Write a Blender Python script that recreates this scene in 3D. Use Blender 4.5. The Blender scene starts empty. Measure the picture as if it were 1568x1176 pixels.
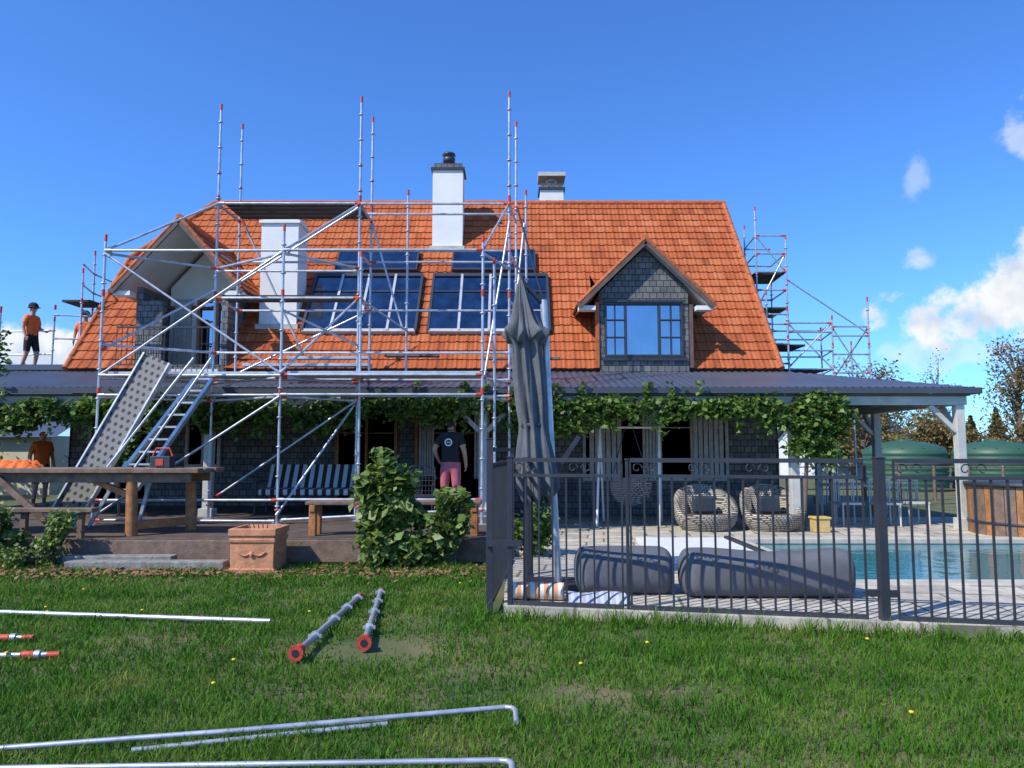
import bpy, math, random
import numpy as np
from mathutils import Vector, Matrix
random.seed(3); rng=np.random.default_rng(5)
R=math.radians
scene=bpy.context.scene
COL=scene.collection
# ------------------------------------------------------------ materials
def newmat(name):
    m=bpy.data.materials.new(name); m.use_nodes=True
    nt=m.node_tree; b=nt.nodes['Principled BSDF']
    return m,nt,b
def N(nt,t,**k):
    n=nt.nodes.new(t)
    for a,v in k.items(): setattr(n,a,v)
    return n
def math_node(nt,op,a=None,b=None,c=None):
    n=N(nt,'ShaderNodeMath',operation=op)
    for i,v in enumerate((a,b,c)):
        if v is None: continue
        if isinstance(v,(int,float)): n.inputs[i].default_value=v
        else: nt.links.new(v,n.inputs[i])
    return n.outputs[0]
def sc(c,f): return (min(c[0]*f,1),min(c[1]*f,1),min(c[2]*f,1),1)
def M(name,col,rough=.7,metal=0,var=.2,scale=5,bump=0,bscale=40,col2=None,spec=.5,transl=0):
    m,nt,b=newmat(name)
    tc=N(nt,'ShaderNodeTexCoord'); no=N(nt,'ShaderNodeTexNoise')
    no.inputs['Scale'].default_value=scale; no.inputs['Detail'].default_value=6; no.inputs['Roughness'].default_value=.65
    nt.links.new(tc.outputs['Object'],no.inputs['Vector'])
    cr=N(nt,'ShaderNodeValToRGB'); cr.color_ramp.elements[0].position=.3; cr.color_ramp.elements[1].position=.7
    cr.color_ramp.elements[0].color=sc(col,1-var); cr.color_ramp.elements[1].color=sc(col2 or col,1+var)
    nt.links.new(no.outputs['Fac'],cr.inputs['Fac']); nt.links.new(cr.outputs['Color'],b.inputs['Base Color'])
    b.inputs['Roughness'].default_value=rough; b.inputs['Metallic'].default_value=metal
    b.inputs['Specular IOR Level'].default_value=spec
    if bump:
        n2=N(nt,'ShaderNodeTexNoise'); n2.inputs['Scale'].default_value=bscale; n2.inputs['Detail'].default_value=5
        nt.links.new(tc.outputs['Object'],n2.inputs['Vector'])
        bp=N(nt,'ShaderNodeBump'); bp.inputs['Strength'].default_value=bump; bp.inputs['Distance'].default_value=.02
        nt.links.new(n2.outputs['Fac'],bp.inputs['Height']); nt.links.new(bp.outputs['Normal'],b.inputs['Normal'])
    if transl:
        out=nt.nodes['Material Output']; tr=N(nt,'ShaderNodeBsdfTranslucent'); mx=N(nt,'ShaderNodeMixShader')
        mx.inputs[0].default_value=transl
        nt.links.new(cr.outputs['Color'],tr.inputs['Color']); nt.links.new(b.outputs[0],mx.inputs[1]); nt.links.new(tr.outputs[0],mx.inputs[2])
        nt.links.new(mx.outputs[0],out.inputs['Surface'])
    return m
def MB_brick(name,c1,c2,mort,bw,rh,ms,mode='wall',rough=.8,bump=.5,off=.5,nvar=.35,nscale=3,ang=0):
    m,nt,b=newmat(name)
    tc=N(nt,'ShaderNodeTexCoord'); sp=N(nt,'ShaderNodeSeparateXYZ'); cb=N(nt,'ShaderNodeCombineXYZ')
    nt.links.new(tc.outputs['Object'],sp.inputs[0])
    if mode=='wall':
        nt.links.new(math_node(nt,'ADD',sp.outputs[0],sp.outputs[1]),cb.inputs[0]); nt.links.new(sp.outputs[2],cb.inputs[1])
    else:
        nt.links.new(sp.outputs[0],cb.inputs[0]); nt.links.new(sp.outputs[1],cb.inputs[1])
    mp=N(nt,'ShaderNodeMapping'); mp.inputs['Rotation'].default_value=(0,0,ang)
    nt.links.new(cb.outputs[0],mp.inputs[0])
    br=N(nt,'ShaderNodeTexBrick'); br.offset=off
    br.inputs['Color1'].default_value=(*c1,1); br.inputs['Color2'].default_value=(*c2,1); br.inputs['Mortar'].default_value=(*mort,1)
    br.inputs['Scale'].default_value=1; br.inputs['Mortar Size'].default_value=ms; br.inputs['Brick Width'].default_value=bw; br.inputs['Row Height'].default_value=rh
    nt.links.new(mp.outputs[0],br.inputs['Vector'])
    no=N(nt,'ShaderNodeTexNoise'); no.inputs['Scale'].default_value=nscale; no.inputs['Detail'].default_value=8; no.inputs['Roughness'].default_value=.7
    nt.links.new(tc.outputs['Object'],no.inputs['Vector'])
    mr=N(nt,'ShaderNodeMapRange'); mr.inputs[1].default_value=.3; mr.inputs[2].default_value=.7; mr.inputs[3].default_value=1-nvar; mr.inputs[4].default_value=1+nvar
    nt.links.new(no.outputs['Fac'],mr.inputs[0])
    mx=N(nt,'ShaderNodeVectorMath',operation='SCALE'); nt.links.new(br.outputs['Color'],mx.inputs[0]); nt.links.new(mr.outputs[0],mx.inputs['Scale'])
    nt.links.new(mx.outputs[0],b.inputs['Base Color']); b.inputs['Roughness'].default_value=rough
    bp=N(nt,'ShaderNodeBump'); bp.invert=True; bp.inputs['Strength'].default_value=bump; bp.inputs['Distance'].default_value=.02
    nt.links.new(br.outputs['Fac'],bp.inputs['Height']); nt.links.new(bp.outputs['Normal'],b.inputs['Normal'])
    return m
m_galv=M('galvanised_steel',(.50,.52,.55),.4,.55,.3,6)
m_alu=M('aluminium_plank',(.55,.56,.57),.45,.5,.25,4)
m_red=M('red_paint',(.55,.06,.035),.55,0,.4,20)
m_black=M('black_board',(.02,.02,.022),.7,0,.3,4)
m_shingle=MB_brick('shingle_wall',(.19,.185,.175),(.11,.11,.107),(.02,.02,.02),.16,.14,.008)
m_white=M('white_plaster',(.80,.79,.74),.8,0,.06,1.5,.15,30)
m_soffit=M('soffit_paint',(.70,.69,.64),.8,0,.08,2)
m_dark=M('dark_joinery',(.035,.04,.05),.45,0,.2,4)
m_corr=M('corrugated_steel',(.085,.10,.135),.45,.2,.15,1)
m_gutter=M('gutter',(.06,.07,.09),.5,0,.1,2)
m_beam=M('grey_beam',(.52,.51,.45),.8,0,.2,3,.2,30)
m_sleeper=M('weathered_sleeper',(.24,.23,.20),.9,0,.4,9,.6,30)
m_ceiling=M('veranda_ceiling',(.16,.14,.11),.8,0,.2,3)
m_ridge=M('ridge_tile',(.45,.12,.04),.8,0,.35,5,.3,40)
m_barge=M('barge_board',(.13,.09,.07),.7,0,.3,5)
m_glass=M('window_glass',(.33,.38,.44),.04,1,.15,.8)
m_sky_glass=M('skylight_glass',(.22,.235,.26),.08,1,.4,2.5)
m_dglass=M('dark_glass',(.10,.11,.12),.06,.9,.2,1)
m_curtain=M('curtain',(.45,.44,.41),.9,0,.25,7)
m_cream=M('cream_cladding',(.62,.55,.38),.8,0,.08,2)
m_timber=M('oiled_timber',(.38,.16,.055),.55,0,.4,9,.2,30)
m_timber2=M('weathered_timber',(.19,.125,.085),.75,0,.4,7,.3,40)
m_terra=M('terracotta',(.60,.26,.13),.8,0,.3,8,.3,30)
m_fence=M('fence_paint',(.035,.037,.045),.45,0,.2,6)
m_umb=M('umbrella_fabric',(.12,.127,.135),.9,0,.25,5,.3,60)
m_bag=M('beanbag_fabric',(.11,.115,.13),.92,0,.22,2.5,.6,4)
m_soil=M('bark_mulch',(.13,.075,.045),.95,0,.5,25,1,40)
m_greens=M('tank_plastic',(.035,.10,.06),.5,0,.1,2)
m_leaf=M('leaf_green',(.06,.14,.018),.5,0,.55,4.5,col2=(.13,.21,.035),transl=.35)
m_leaf2=M('leaf_bush',(.06,.13,.025),.5,0,.5,9,col2=(.19,.26,.05),transl=.3)
m_leaf3=M('leaf_autumn',(.16,.15,.04),.6,0,.5,2,col2=(.25,.17,.06),transl=.35)
m_leaf4=M('leaf_dark',(.035,.075,.025),.6,0,.4,2,transl=.2)
m_bark=M('bark',(.14,.11,.08),.9,0,.3,10)
m_skin=M('skin',(.50,.27,.18),.6,0,.08,10)
m_hivis=M('orange_hivis',(.85,.17,.03),.8,0,.1,10)
m_cloth_b=M('black_cloth',(.018,.018,.02),.9,0,.3,10)
m_pink=M('pink_cloth',(.5,.13,.16),.9,0,.2,10)
m_hair=M('hair',(.03,.02,.015),.8,0,.2,30)
m_boot=M('boots',(.2,.13,.07),.8,0,.2,20)
m_wicker=MB_brick('wicker',(.55,.50,.41),(.38,.34,.27),(.06,.05,.04),.07,.035,.008,'wall',.8,.8)
m_whitep=M('white_paint',(.72,.72,.69),.6,0,.1,5)
m_yellow=M('yellow_plastic',(.6,.42,.14),.6,0,.2,5)
m_stone=MB_brick('stone_paving',(.54,.48,.38),(.40,.36,.29),(.17,.15,.11),.75,.5,.018,'floor',.85,.3,.37,.4,4,.12)
m_cope=M('pool_coping',(.48,.44,.36),.85,0,.2,6)
m_deck=MB_brick('deck_boards',(.13,.09,.07),(.085,.063,.05),(.008,.006,.005),3.2,.14,.006,'floor',.75,.5,.3,.45,5)
m_perf,nt,b=newmat('perforated_plank')
tc=N(nt,'ShaderNodeTexCoord'); sp=N(nt,'ShaderNodeSeparateXYZ'); nt.links.new(tc.outputs['Object'],sp.inputs[0])
fx=math_node(nt,'SUBTRACT',math_node(nt,'FRACT',math_node(nt,'MULTIPLY',sp.outputs[0],8)),.5)
row=math_node(nt,'MODULO',math_node(nt,'FLOOR',math_node(nt,'ADD',math_node(nt,'MULTIPLY',sp.outputs[0],8),100)),2)
fy=math_node(nt,'SUBTRACT',math_node(nt,'FRACT',math_node(nt,'ADD',math_node(nt,'MULTIPLY',sp.outputs[1],9),math_node(nt,'MULTIPLY',row,.5))),.5)
d=math_node(nt,'SQRT',math_node(nt,'ADD',math_node(nt,'MULTIPLY',fx,fx),math_node(nt,'MULTIPLY',fy,fy)))
lt=math_node(nt,'LESS_THAN',d,.27)
mx=N(nt,'ShaderNodeMix',data_type='RGBA'); nt.links.new(lt,mx.inputs[0]); mx.inputs[6].default_value=(.20,.19,.175,1); mx.inputs[7].default_value=(.03,.03,.03,1)
nt.links.new(mx.outputs[2],b.inputs['Base Color']); b.inputs['Roughness'].default_value=.6; b.inputs['Metallic'].default_value=.2
m_tile,nt,b=newmat('clay_roof_tile')
at=N(nt,'ShaderNodeAttribute',attribute_name='tone'); tc=N(nt,'ShaderNodeTexCoord')
no=N(nt,'ShaderNodeTexNoise'); no.inputs['Scale'].default_value=1.1; no.inputs['Detail'].default_value=9; no.inputs['Roughness'].default_value=.75
nt.links.new(tc.outputs['Object'],no.inputs['Vector'])
n9=N(nt,'ShaderNodeTexNoise'); n9.inputs['Scale'].default_value=14; n9.inputs['Detail'].default_value=6; nt.links.new(tc.outputs['Object'],n9.inputs['Vector'])
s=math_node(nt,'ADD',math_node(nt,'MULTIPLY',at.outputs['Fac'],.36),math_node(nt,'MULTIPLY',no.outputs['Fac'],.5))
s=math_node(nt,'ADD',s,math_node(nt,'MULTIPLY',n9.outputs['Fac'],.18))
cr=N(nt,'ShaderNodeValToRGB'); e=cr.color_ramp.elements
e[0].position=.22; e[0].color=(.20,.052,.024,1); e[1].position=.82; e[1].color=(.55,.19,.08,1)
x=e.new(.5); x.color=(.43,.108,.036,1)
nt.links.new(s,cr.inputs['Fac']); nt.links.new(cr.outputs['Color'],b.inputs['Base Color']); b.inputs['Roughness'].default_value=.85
b.inputs['Specular IOR Level'].default_value=.2
def stripes(name,c1,c2,freq,axis=0):
    m,nt,b=newmat(name); tc=N(nt,'ShaderNodeTexCoord'); sp=N(nt,'ShaderNodeSeparateXYZ'); nt.links.new(tc.outputs['Object'],sp.inputs[0])
    f=math_node(nt,'GREATER_THAN',math_node(nt,'FRACT',math_node(nt,'MULTIPLY',sp.outputs[axis],freq)),.5)
    mx=N(nt,'ShaderNodeMix',data_type='RGBA'); nt.links.new(f,mx.inputs[0]); mx.inputs[6].default_value=(*c1,1); mx.inputs[7].default_value=(*c2,1)
    nt.links.new(mx.outputs[2],b.inputs['Base Color']); b.inputs['Roughness'].default_value=.9
    return m
m_stripeb=stripes('striped_cushion',(.03,.03,.035),(.6,.6,.58),6)
m_stripeo=stripes('striped_towel',(.7,.68,.62),(.65,.32,.16),11)
# ------------------------------------------------------------ mesh builder
def group(name,loc=(0,0,0)):
    e=bpy.data.objects.new(name,None); e.location=loc; COL.objects.link(e); return e
class MB:
    def __init__(s): s.v=[];s.f=[];s.m=[];s.sm=[];s.mats=[]
    def mi(s,mat):
        if mat not in s.mats: s.mats.append(mat)
        return s.mats.index(mat)
    def add(s,vs,fs,mat,smooth=False):
        o=len(s.v); s.v+= [tuple(p) for p in vs]; i=s.mi(mat)
        for f in fs: s.f.append(tuple(o+k for k in f)); s.m.append(i); s.sm.append(smooth)
    def box(s,x0,x1,y0,y1,z0,z1,mat):
        vs=[(x0,y0,z0),(x1,y0,z0),(x1,y1,z0),(x0,y1,z0),(x0,y0,z1),(x1,y0,z1),(x1,y1,z1),(x0,y1,z1)]
        s.add(vs,[(0,3,2,1),(4,5,6,7),(0,1,5,4),(1,2,6,5),(2,3,7,6),(3,0,4,7)],mat)
    def beam(s,p,q,w,h,mat,up=(0,0,1)):
        p=Vector(p);q=Vector(q);d=(q-p).normalized();u=Vector(up)
        if abs(d.dot(u))>.97: u=Vector((0,1,0))
        a=d.cross(u).normalized()*w/2; c=a.cross(d).normalized()*h/2
        vs=[p-a-c,p+a-c,p+a+c,p-a+c,q-a-c,q+a-c,q+a+c,q-a+c]
        s.add(vs,[(0,1,2,3),(7,6,5,4),(0,4,5,1),(1,5,6,2),(2,6,7,3),(3,7,4,0)],mat)
    def tube(s,p,q,r,mat,n=8,r2=None,caps=True):
        p=Vector(p);q=Vector(q);d=(q-p)
        if d.length<1e-6: return
        d.normalize();u=Vector((0,0,1)) if abs(d.z)<.9 else Vector((1,0,0))
        a=d.cross(u).normalized();c=a.cross(d); r2=r if r2 is None else r2
        vs=[p+(a*math.cos(t)+c*math.sin(t))*r for t in [2*math.pi*i/n for i in range(n)]]
        vs+=[q+(a*math.cos(t)+c*math.sin(t))*r2 for t in [2*math.pi*i/n for i in range(n)]]
        fs=[(i,(i+1)%n,n+(i+1)%n,n+i) for i in range(n)]
        s.add(vs,fs,mat,True)
        if caps: s.add(vs,[tuple(range(n))[::-1],tuple(range(n,2*n))],mat)
    def path(s,pts,r,mat,n=6):
        for a,b in zip(pts[:-1],pts[1:]): s.tube(a,b,r,mat,n)
    def poly(s,pts,mat): s.add(pts,[tuple(range(len(pts)))],mat)
    def lathe(s,c,prof,mat,n=24,smooth=True):
        vs=[];fs=[]
        for r,z in prof:
            for i in range(n):
                t=2*math.pi*i/n; vs.append((c[0]+r*math.cos(t),c[1]+r*math.sin(t),c[2]+z))
        for j in range(len(prof)-1):
            for i in range(n): fs.append((j*n+i,j*n+(i+1)%n,(j+1)*n+(i+1)%n,(j+1)*n+i))
        s.add(vs,fs,mat,smooth)
    def build(s,name,parent=None,bevel=0):
        me=bpy.data.meshes.new(name); me.from_pydata(s.v,[],s.f); 
        for m in s.mats: me.materials.append(m)
        me.polygons.foreach_set('material_index',s.m); me.polygons.foreach_set('use_smooth',s.sm); me.update()
        o=bpy.data.objects.new(name,me); COL.objects.link(o)
        if parent: o.parent=parent
        if bevel:
            b=o.modifiers.new('b','BEVEL'); b.width=bevel; b.segments=2; b.limit_method='ANGLE'
        return o
def np_mesh(name,V,F4,mat,parent=None,smooth=False):
    me=bpy.data.meshes.new(name); me.vertices.add(len(V)); me.vertices.foreach_set('co',V.astype(np.float32).ravel())
    k=F4.shape[1]; me.loops.add(F4.size); me.loops.foreach_set('vertex_index',F4.astype(np.int32).ravel())
    me.polygons.add(len(F4)); me.polygons.foreach_set('loop_start',np.arange(0,F4.size,k,dtype=np.int32)); me.polygons.foreach_set('loop_total',np.full(len(F4),k,dtype=np.int32))
    me.update(calc_edges=True); me.materials.append(mat); me.validate()
    o=bpy.data.objects.new(name,me); COL.objects.link(o)
    if parent: o.parent=parent
    return o
def leaves(name,P,size,mat,parent=None,up=.5,aspect=.6):
    n=len(P); nr=rng.normal(size=(n,3)); nr[:,2]=np.abs(nr[:,2])+up; nr[:,1]-=.35; nr/=np.linalg.norm(nr,axis=1)[:,None]
    t=rng.normal(size=(n,3)); t[:,2]-=.4; t-= (t*nr).sum(1)[:,None]*nr; t/=np.linalg.norm(t,axis=1)[:,None]
    b=np.cross(nr,t); s=(size*rng.uniform(.5,1.35,n))[:,None]
    V=np.stack([P-t*s*.5,P+b*s*aspect*.5+nr*s*.08-t*s*.08,P+t*s*.6-nr*s*.1,P-b*s*aspect*.5+nr*s*.08-t*s*.08],1).reshape(-1,3)
    i=np.arange(n)*4; F=np.stack([i,i+1,i+2,i+3],1)
    return np_mesh(name,V,F,mat,parent)
def clumps(c,r,k,n,spread,shell=.45):
    u=rng.normal(size=(k,3)); u/=np.linalg.norm(u,axis=1)[:,None]
    C=np.array(c)+u*np.array(r)*(rng.uniform(0,1,(k,1))**shell)
    P=C[rng.integers(0,k,n)]+rng.normal(size=(n,3))*spread
    return C,P
def tree(name,x,y,h,tr,c,r,k,n,spread,ls,mat,z0=0):
    g=group(name); C,P=clumps(c,r,k,n,spread)
    mb=MB(); top=Vector((c[0],c[1],c[2]+r[2]*.6)); pts=[Vector((x,y,z0)).lerp(top,t)+Vector((random.uniform(-.1,.1),random.uniform(-.1,.1),0))*(t>0) for t in (0,.3,.55,.8,1)]
    rr=[tr,tr*.8,tr*.6,tr*.35,tr*.12]
    for i in range(4): mb.tube(pts[i],pts[i+1],rr[i],m_bark,8,rr[i+1])
    for q in C:
        q=Vector(q); t=max(.12,min(.9,(q.z-z0)/(top.z-z0)-.25)); a=Vector((x,y,z0)).lerp(top,t)
        mid=a.lerp(q,.5)+Vector((0,0,.08*h*random.random()))
        mb.tube(a,mid,tr*.28,m_bark,5,tr*.18); mb.tube(mid,q,tr*.18,m_bark,5,tr*.06)
    mb.build('trunk',g); leaves('crown',P,ls,mat,g); return g
# ------------------------------------------------------------ camera
cam=bpy.data.cameras.new('camera'); cam.lens=26.4; cam.sensor_width=36; cam.clip_end=3000; cam.clip_start=.05
co=bpy.data.objects.new('camera',cam); COL.objects.link(co); co.location=(0,0,1.6); co.rotation_euler=(R(95),0,0); scene.camera=co
scene.view_settings.view_transform='Standard'; scene.view_settings.look='None'; scene.view_settings.exposure=0
# ------------------------------------------------------------ light
el=R(46); az=R(234)
sv=Vector((math.sin(az)*math.cos(el),math.cos(az)*math.cos(el),math.sin(el)))
sl=bpy.data.lights.new('sun','SUN'); sl.energy=5.0; sl.angle=R(.5); sl.color=(1,.95,.86)
so=bpy.data.objects.new('sun',sl); COL.objects.link(so); so.rotation_euler=(-sv).to_track_quat('-Z','Y').to_euler()
w=bpy.data.worlds.new('World'); scene.world=w; w.use_nodes=True; nt=w.node_tree
bg=nt.nodes['Background']; sky=N(nt,'ShaderNodeTexSky'); sky.sky_type='NISHITA'; sky.sun_disc=False; sky.sun_elevation=el; sky.sun_rotation=az
sky.air_density=1.0; sky.dust_density=.3; sky.ozone_density=3.0; sky.altitude=200
hs=N(nt,'ShaderNodeVectorMath',operation='MULTIPLY'); hs.inputs[1].default_value=(.72,1.32,2.2)
nt.links.new(sky.outputs[0],hs.inputs[0])
tc=N(nt,'ShaderNodeTexCoord'); no=N(nt,'ShaderNodeTexNoise'); no.inputs['Scale'].default_value=16; no.inputs['Detail'].default_value=10; no.inputs['Roughness'].default_value=.58
nt.links.new(tc.outputs['Generated'],no.inputs['Vector'])
clouds=[((.56,.81,.168),.12,.065,1.0),((.57,.79,.20),.08,.04,.95),((.474,.854,.2175),.03,.02,.5),((.54,.77,.342),.022,.04,.5),((.459,.83,.316),.016,.032,.3),((-.515,.85,.115),.085,.03,.95),((.50,.85,.11),.10,.022,.4),((-.62,.78,.09),.09,.035,.8)]
acc=None
for c,rx,rz,op in clouds:
    sub=N(nt,'ShaderNodeVectorMath',operation='SUBTRACT'); nt.links.new(tc.outputs['Generated'],sub.inputs[0]); sub.inputs[1].default_value=c
    ml=N(nt,'ShaderNodeVectorMath',operation='MULTIPLY'); nt.links.new(sub.outputs[0],ml.inputs[0]); ml.inputs[1].default_value=(1/rx,1/rx*.7,1/rz)
    ln=N(nt,'ShaderNodeVectorMath',operation='LENGTH'); nt.links.new(ml.outputs[0],ln.inputs[0])
    v=math_node(nt,'SUBTRACT',1.0,ln.outputs['Value'])
    v=math_node(nt,'ADD',v,math_node(nt,'MULTIPLY',math_node(nt,'SUBTRACT',no.outputs['Fac'],.5),3.6))
    mr=N(nt,'ShaderNodeMapRange',interpolation_type='SMOOTHSTEP'); nt.links.new(v,mr.inputs[0]); mr.inputs[1].default_value=0; mr.inputs[2].default_value=.6; mr.inputs[3].default_value=0; mr.inputs[4].default_value=op
    acc=mr.outputs[0] if acc is None else math_node(nt,'MAXIMUM',acc,mr.outputs[0])
n3=N(nt,'ShaderNodeTexNoise'); n3.inputs['Scale'].default_value=22; n3.inputs['Detail'].default_value=6; nt.links.new(tc.outputs['Generated'],n3.inputs['Vector'])
ccr=N(nt,'ShaderNodeValToRGB'); ccr.color_ramp.elements[0].position=.35; ccr.color_ramp.elements[0].color=(6.0,6.7,7.8,1); ccr.color_ramp.elements[1].position=.55; ccr.color_ramp.elements[1].color=(8.8,9.0,9.2,1)
nt.links.new(n3.outputs['Fac'],ccr.inputs['Fac'])
mx=N(nt,'ShaderNodeMix',data_type='RGBA'); nt.links.new(acc,mx.inputs[0]); nt.links.new(hs.outputs[0],mx.inputs[6]); nt.links.new(ccr.outputs[0],mx.inputs[7])
nt.links.new(mx.outputs[2],bg.inputs['Color']); bg.inputs['Strength'].default_value=.11
# ------------------------------------------------------------ ground
m_ground,nt,b=newmat('lawn_soil')
tc=N(nt,'ShaderNodeTexCoord')
n1=N(nt,'ShaderNodeTexNoise'); n1.inputs['Scale'].default_value=1.1; n1.inputs['Detail'].default_value=8; nt.links.new(tc.outputs['Object'],n1.inputs['Vector'])
n2=N(nt,'ShaderNodeTexNoise'); n2.inputs['Scale'].default_value=30; n2.inputs['Detail'].default_value=6; nt.links.new(tc.outputs['Object'],n2.inputs['Vector'])
c1=N(nt,'ShaderNodeValToRGB'); c1.color_ramp.elements[0].position=.35; c1.color_ramp.elements[0].color=(.045,.085,.018,1); c1.color_ramp.elements[1].position=.68; c1.color_ramp.elements[1].color=(.20,.15,.075,1)
s=math_node(nt,'ADD',math_node(nt,'MULTIPLY',n1.outputs['Fac'],.7),math_node(nt,'MULTIPLY',n2.outputs['Fac'],.3))
nt.links.new(s,c1.inputs['Fac']); nt.links.new(c1.outputs[0],b.inputs['Base Color']); b.inputs['Roughness'].default_value=.95
mb=MB(); mb.poly([(-900,-300,0),(900,-300,0),(900,1500,0),(-900,1500,0)],m_ground); mb.build('ground')
def fence_y(x): return 7.5-.2*(x+.2)
def make_grass():
    n=200000
    y=rng.uniform(3.4,10.4,n); x=rng.uniform(-1,1,n)*y*.82
    keep=~((x>-.22)&(y>fence_y(x)-.12))
    wob=.3*np.sin(x*9+y*5)*np.sin(y*7-x*3)
    patch=np.zeros(n)
    for px,py,sx,sy,a in ((-1.0,6.25,.5,.45,1.1),(-.25,5.55,.45,.25,.8),(.35,5.1,.5,.2,.6),(-.9,7.2,.5,.3,.6),(2.3,5.9,.5,.2,.45),(-3.2,6.5,.5,.25,.4),(1.2,6.6,.5,.16,.5),(-1.5,5.1,.35,.2,.5)):
        patch=np.maximum(patch,a*np.exp(-(((x-px)/sx)**2+((y-py)/sy)**2)*(1+wob)))
    clump=.5+.5*np.sin(x*2.3+np.sin(y*1.9)*2)*np.sin(y*3.1+np.sin(x*1.3)*2)
    c2=.5+.5*np.sin(x*8.1+np.sin(y*6.9)*2)*np.sin(y*9.3+np.sin(x*7.3)*2)
    keep&=rng.uniform(0,1,n)>patch*.85+.3*(clump*.5+c2*.5<.35)
    x=x[keep];y=y[keep];cl=(clump*.4+c2*.6)[keep];pt=patch[keep];n=len(x)
    h=rng.uniform(.022,.075,n)*(.5+.95*cl)*(1-.5*np.minimum(pt,1)); wd=rng.uniform(.002,.0045,n)*(.6+y*.12)
    near=np.abs(y-(fence_y(x)-.2))<.18
    h=np.where(near&(x>-.4),h*2.0*rng.uniform(.5,1.4,n),h)
    edge=(y>9.75); h=np.where(edge,h*1.5,h)
    a=rng.uniform(0,2*math.pi,n); ln=rng.uniform(.1,1.1,n)*h; la=rng.uniform(0,2*math.pi,n)
    dx=np.cos(a)*wd;dy=np.sin(a)*wd;lx=np.cos(la)*ln;ly=np.sin(la)*ln;z=np.zeros(n)
    V=np.stack([np.stack([x-dx,y-dy,z],1),np.stack([x+dx,y+dy,z],1),np.stack([x+dx*.7+lx*.35,y+dy*.7+ly*.35,h*.6],1),np.stack([x-dx*.7+lx*.35,y-dy*.7+ly*.35,h*.6],1),np.stack([x+lx,y+ly,h*.98],1)],1).reshape(-1,3)
    i=np.arange(n)*5
    F=np.concatenate([np.stack([i,i+1,i+2],1),np.stack([i,i+2,i+3],1),np.stack([i+3,i+2,i+4],1)])
    m,nt,b=newmat('grass_blade'); tc=N(nt,'ShaderNodeTexCoord')
    n1=N(nt,'ShaderNodeTexNoise'); n1.inputs['Scale'].default_value=1.6; n1.inputs['Detail'].default_value=6; nt.links.new(tc.outputs['Object'],n1.inputs['Vector'])
    n2=N(nt,'ShaderNodeTexNoise'); n2.inputs['Scale'].default_value=60; nt.links.new(tc.outputs['Object'],n2.inputs['Vector'])
    s=math_node(nt,'ADD',math_node(nt,'MULTIPLY',n1.outputs['Fac'],.6),math_node(nt,'MULTIPLY',n2.outputs['Fac'],.4))
    cr=N(nt,'ShaderNodeValToRGB'); e=cr.color_ramp.elements; e[0].position=.34; e[0].color=(.035,.12,.008,1); e[1].position=.68; e[1].color=(.25,.29,.06,1)
    q=e.new(.52); q.color=(.085,.21,.016,1)
    nt.links.new(s,cr.inputs['Fac']); nt.links.new(cr.outputs[0],b.inputs['Base Color']); b.inputs['Roughness'].default_value=.6; b.inputs['Specular IOR Level'].default_value=.2
    tr=N(nt,'ShaderNodeBsdfTranslucent'); ms=N(nt,'ShaderNodeMixShader'); ms.inputs[0].default_value=.3
    nt.links.new(cr.outputs[0],tr.inputs['Color']); nt.links.new(b.outputs[0],ms.inputs[1]); nt.links.new(tr.outputs[0],ms.inputs[2]); nt.links.new(ms.outputs[0],nt.nodes['Material Output'].inputs['Surface'])
    np_mesh('lawn_grass',V,F,m)
make_grass()
mb=MB(); m_dand=M('dandelion',(.8,.55,.02),.7,0,.1,20)
for i in range(22):
    y=random.uniform(4.5,9); x=random.uniform(-.7,.75)*y
    if x>-.2 and y>fence_y(x)-.3: continue
    mb.tube((x,y,0),(x,y,.06),.003,m_leaf,5); mb.lathe((x,y,.06),[(.001,0),(.016,.003),(.014,.012),(.001,.016)],m_dand,8)
mb.build('dandelion_flowers')
mb=MB(); mb.poly([(-14,9.85,.006),(-.25,10.0,.006),(-.25,10.65,.006),(-14,10.65,.006)],m_soil); mb.build('mulch_bed')
P=np.stack([rng.uniform(-13,-.3,4200),rng.normal(9.95,.28,4200),rng.uniform(.02,.06,4200)],1); P=P[P[:,1]<10.5]
leaves('fallen_leaves',P,.07,M('dry_leaf',(.24,.13,.06),.9,0,.5,20),up=2)
# ------------------------------------------------------------ deck, paving, pool
g=group('timber_deck'); mb=MB()
mb.box(-18,-.12,10.62,17.0,.29,.35,m_deck); mb.build('boards',g)
mb=MB(); mb.box(-18,-.12,10.58,10.617,.04,.345,m_timber2); mb.box(-.117,-.08,10.58,16.9,.04,.345,m_timber2)
mb.box(-5.9,-3.8,10.05,10.27,.0,.13,m_sleeper); mb.box(-6.1,-4.6,10.29,10.5,.0,.17,m_sleeper); mb.build('fascia',g,.012)
PX0,PX1,PY0,PY1=3.85,15,8.75,12.7
mb=MB(); z=.10
def pv(x0,x1,y0f,y1f):
    mb.add([(x0,y0f(x0),z),(x1,y0f(x1),z),(x1,y1f,z),(x0,y1f,z)],[(0,1,2,3)],m_stone)
fl=lambda x:fence_y(x)-.1
pv(-.08,PX0-.3,fl,17); pv(PX0-.3,PX1+.3,fl,PY0-.3); 
mb.poly([(PX0-.3,PY1+.3,z),(24,PY1+.3,z),(24,17,z),(PX0-.3,17,z)],m_stone)
mb.add([(-.08,fl(-.08),0),(PX1,fl(PX1),0),(PX1,fl(PX1),z),(-.08,fl(-.08),z)],[(0,1,2,3)],m_stone)
mb.build('stone_paving')
g=group('swimming_pool'); mb=MB()
mb.box(PX0-.3,PX1,PY0-.3,PY0,.03,.125,m_cope); mb.box(PX0-.3,PX1,PY1,PY1+.3,.03,.125,m_cope); mb.box(PX0-.3,PX0,PY0,PY1,.03,.125,m_cope)
mb.build('coping',g,.015)
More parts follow.
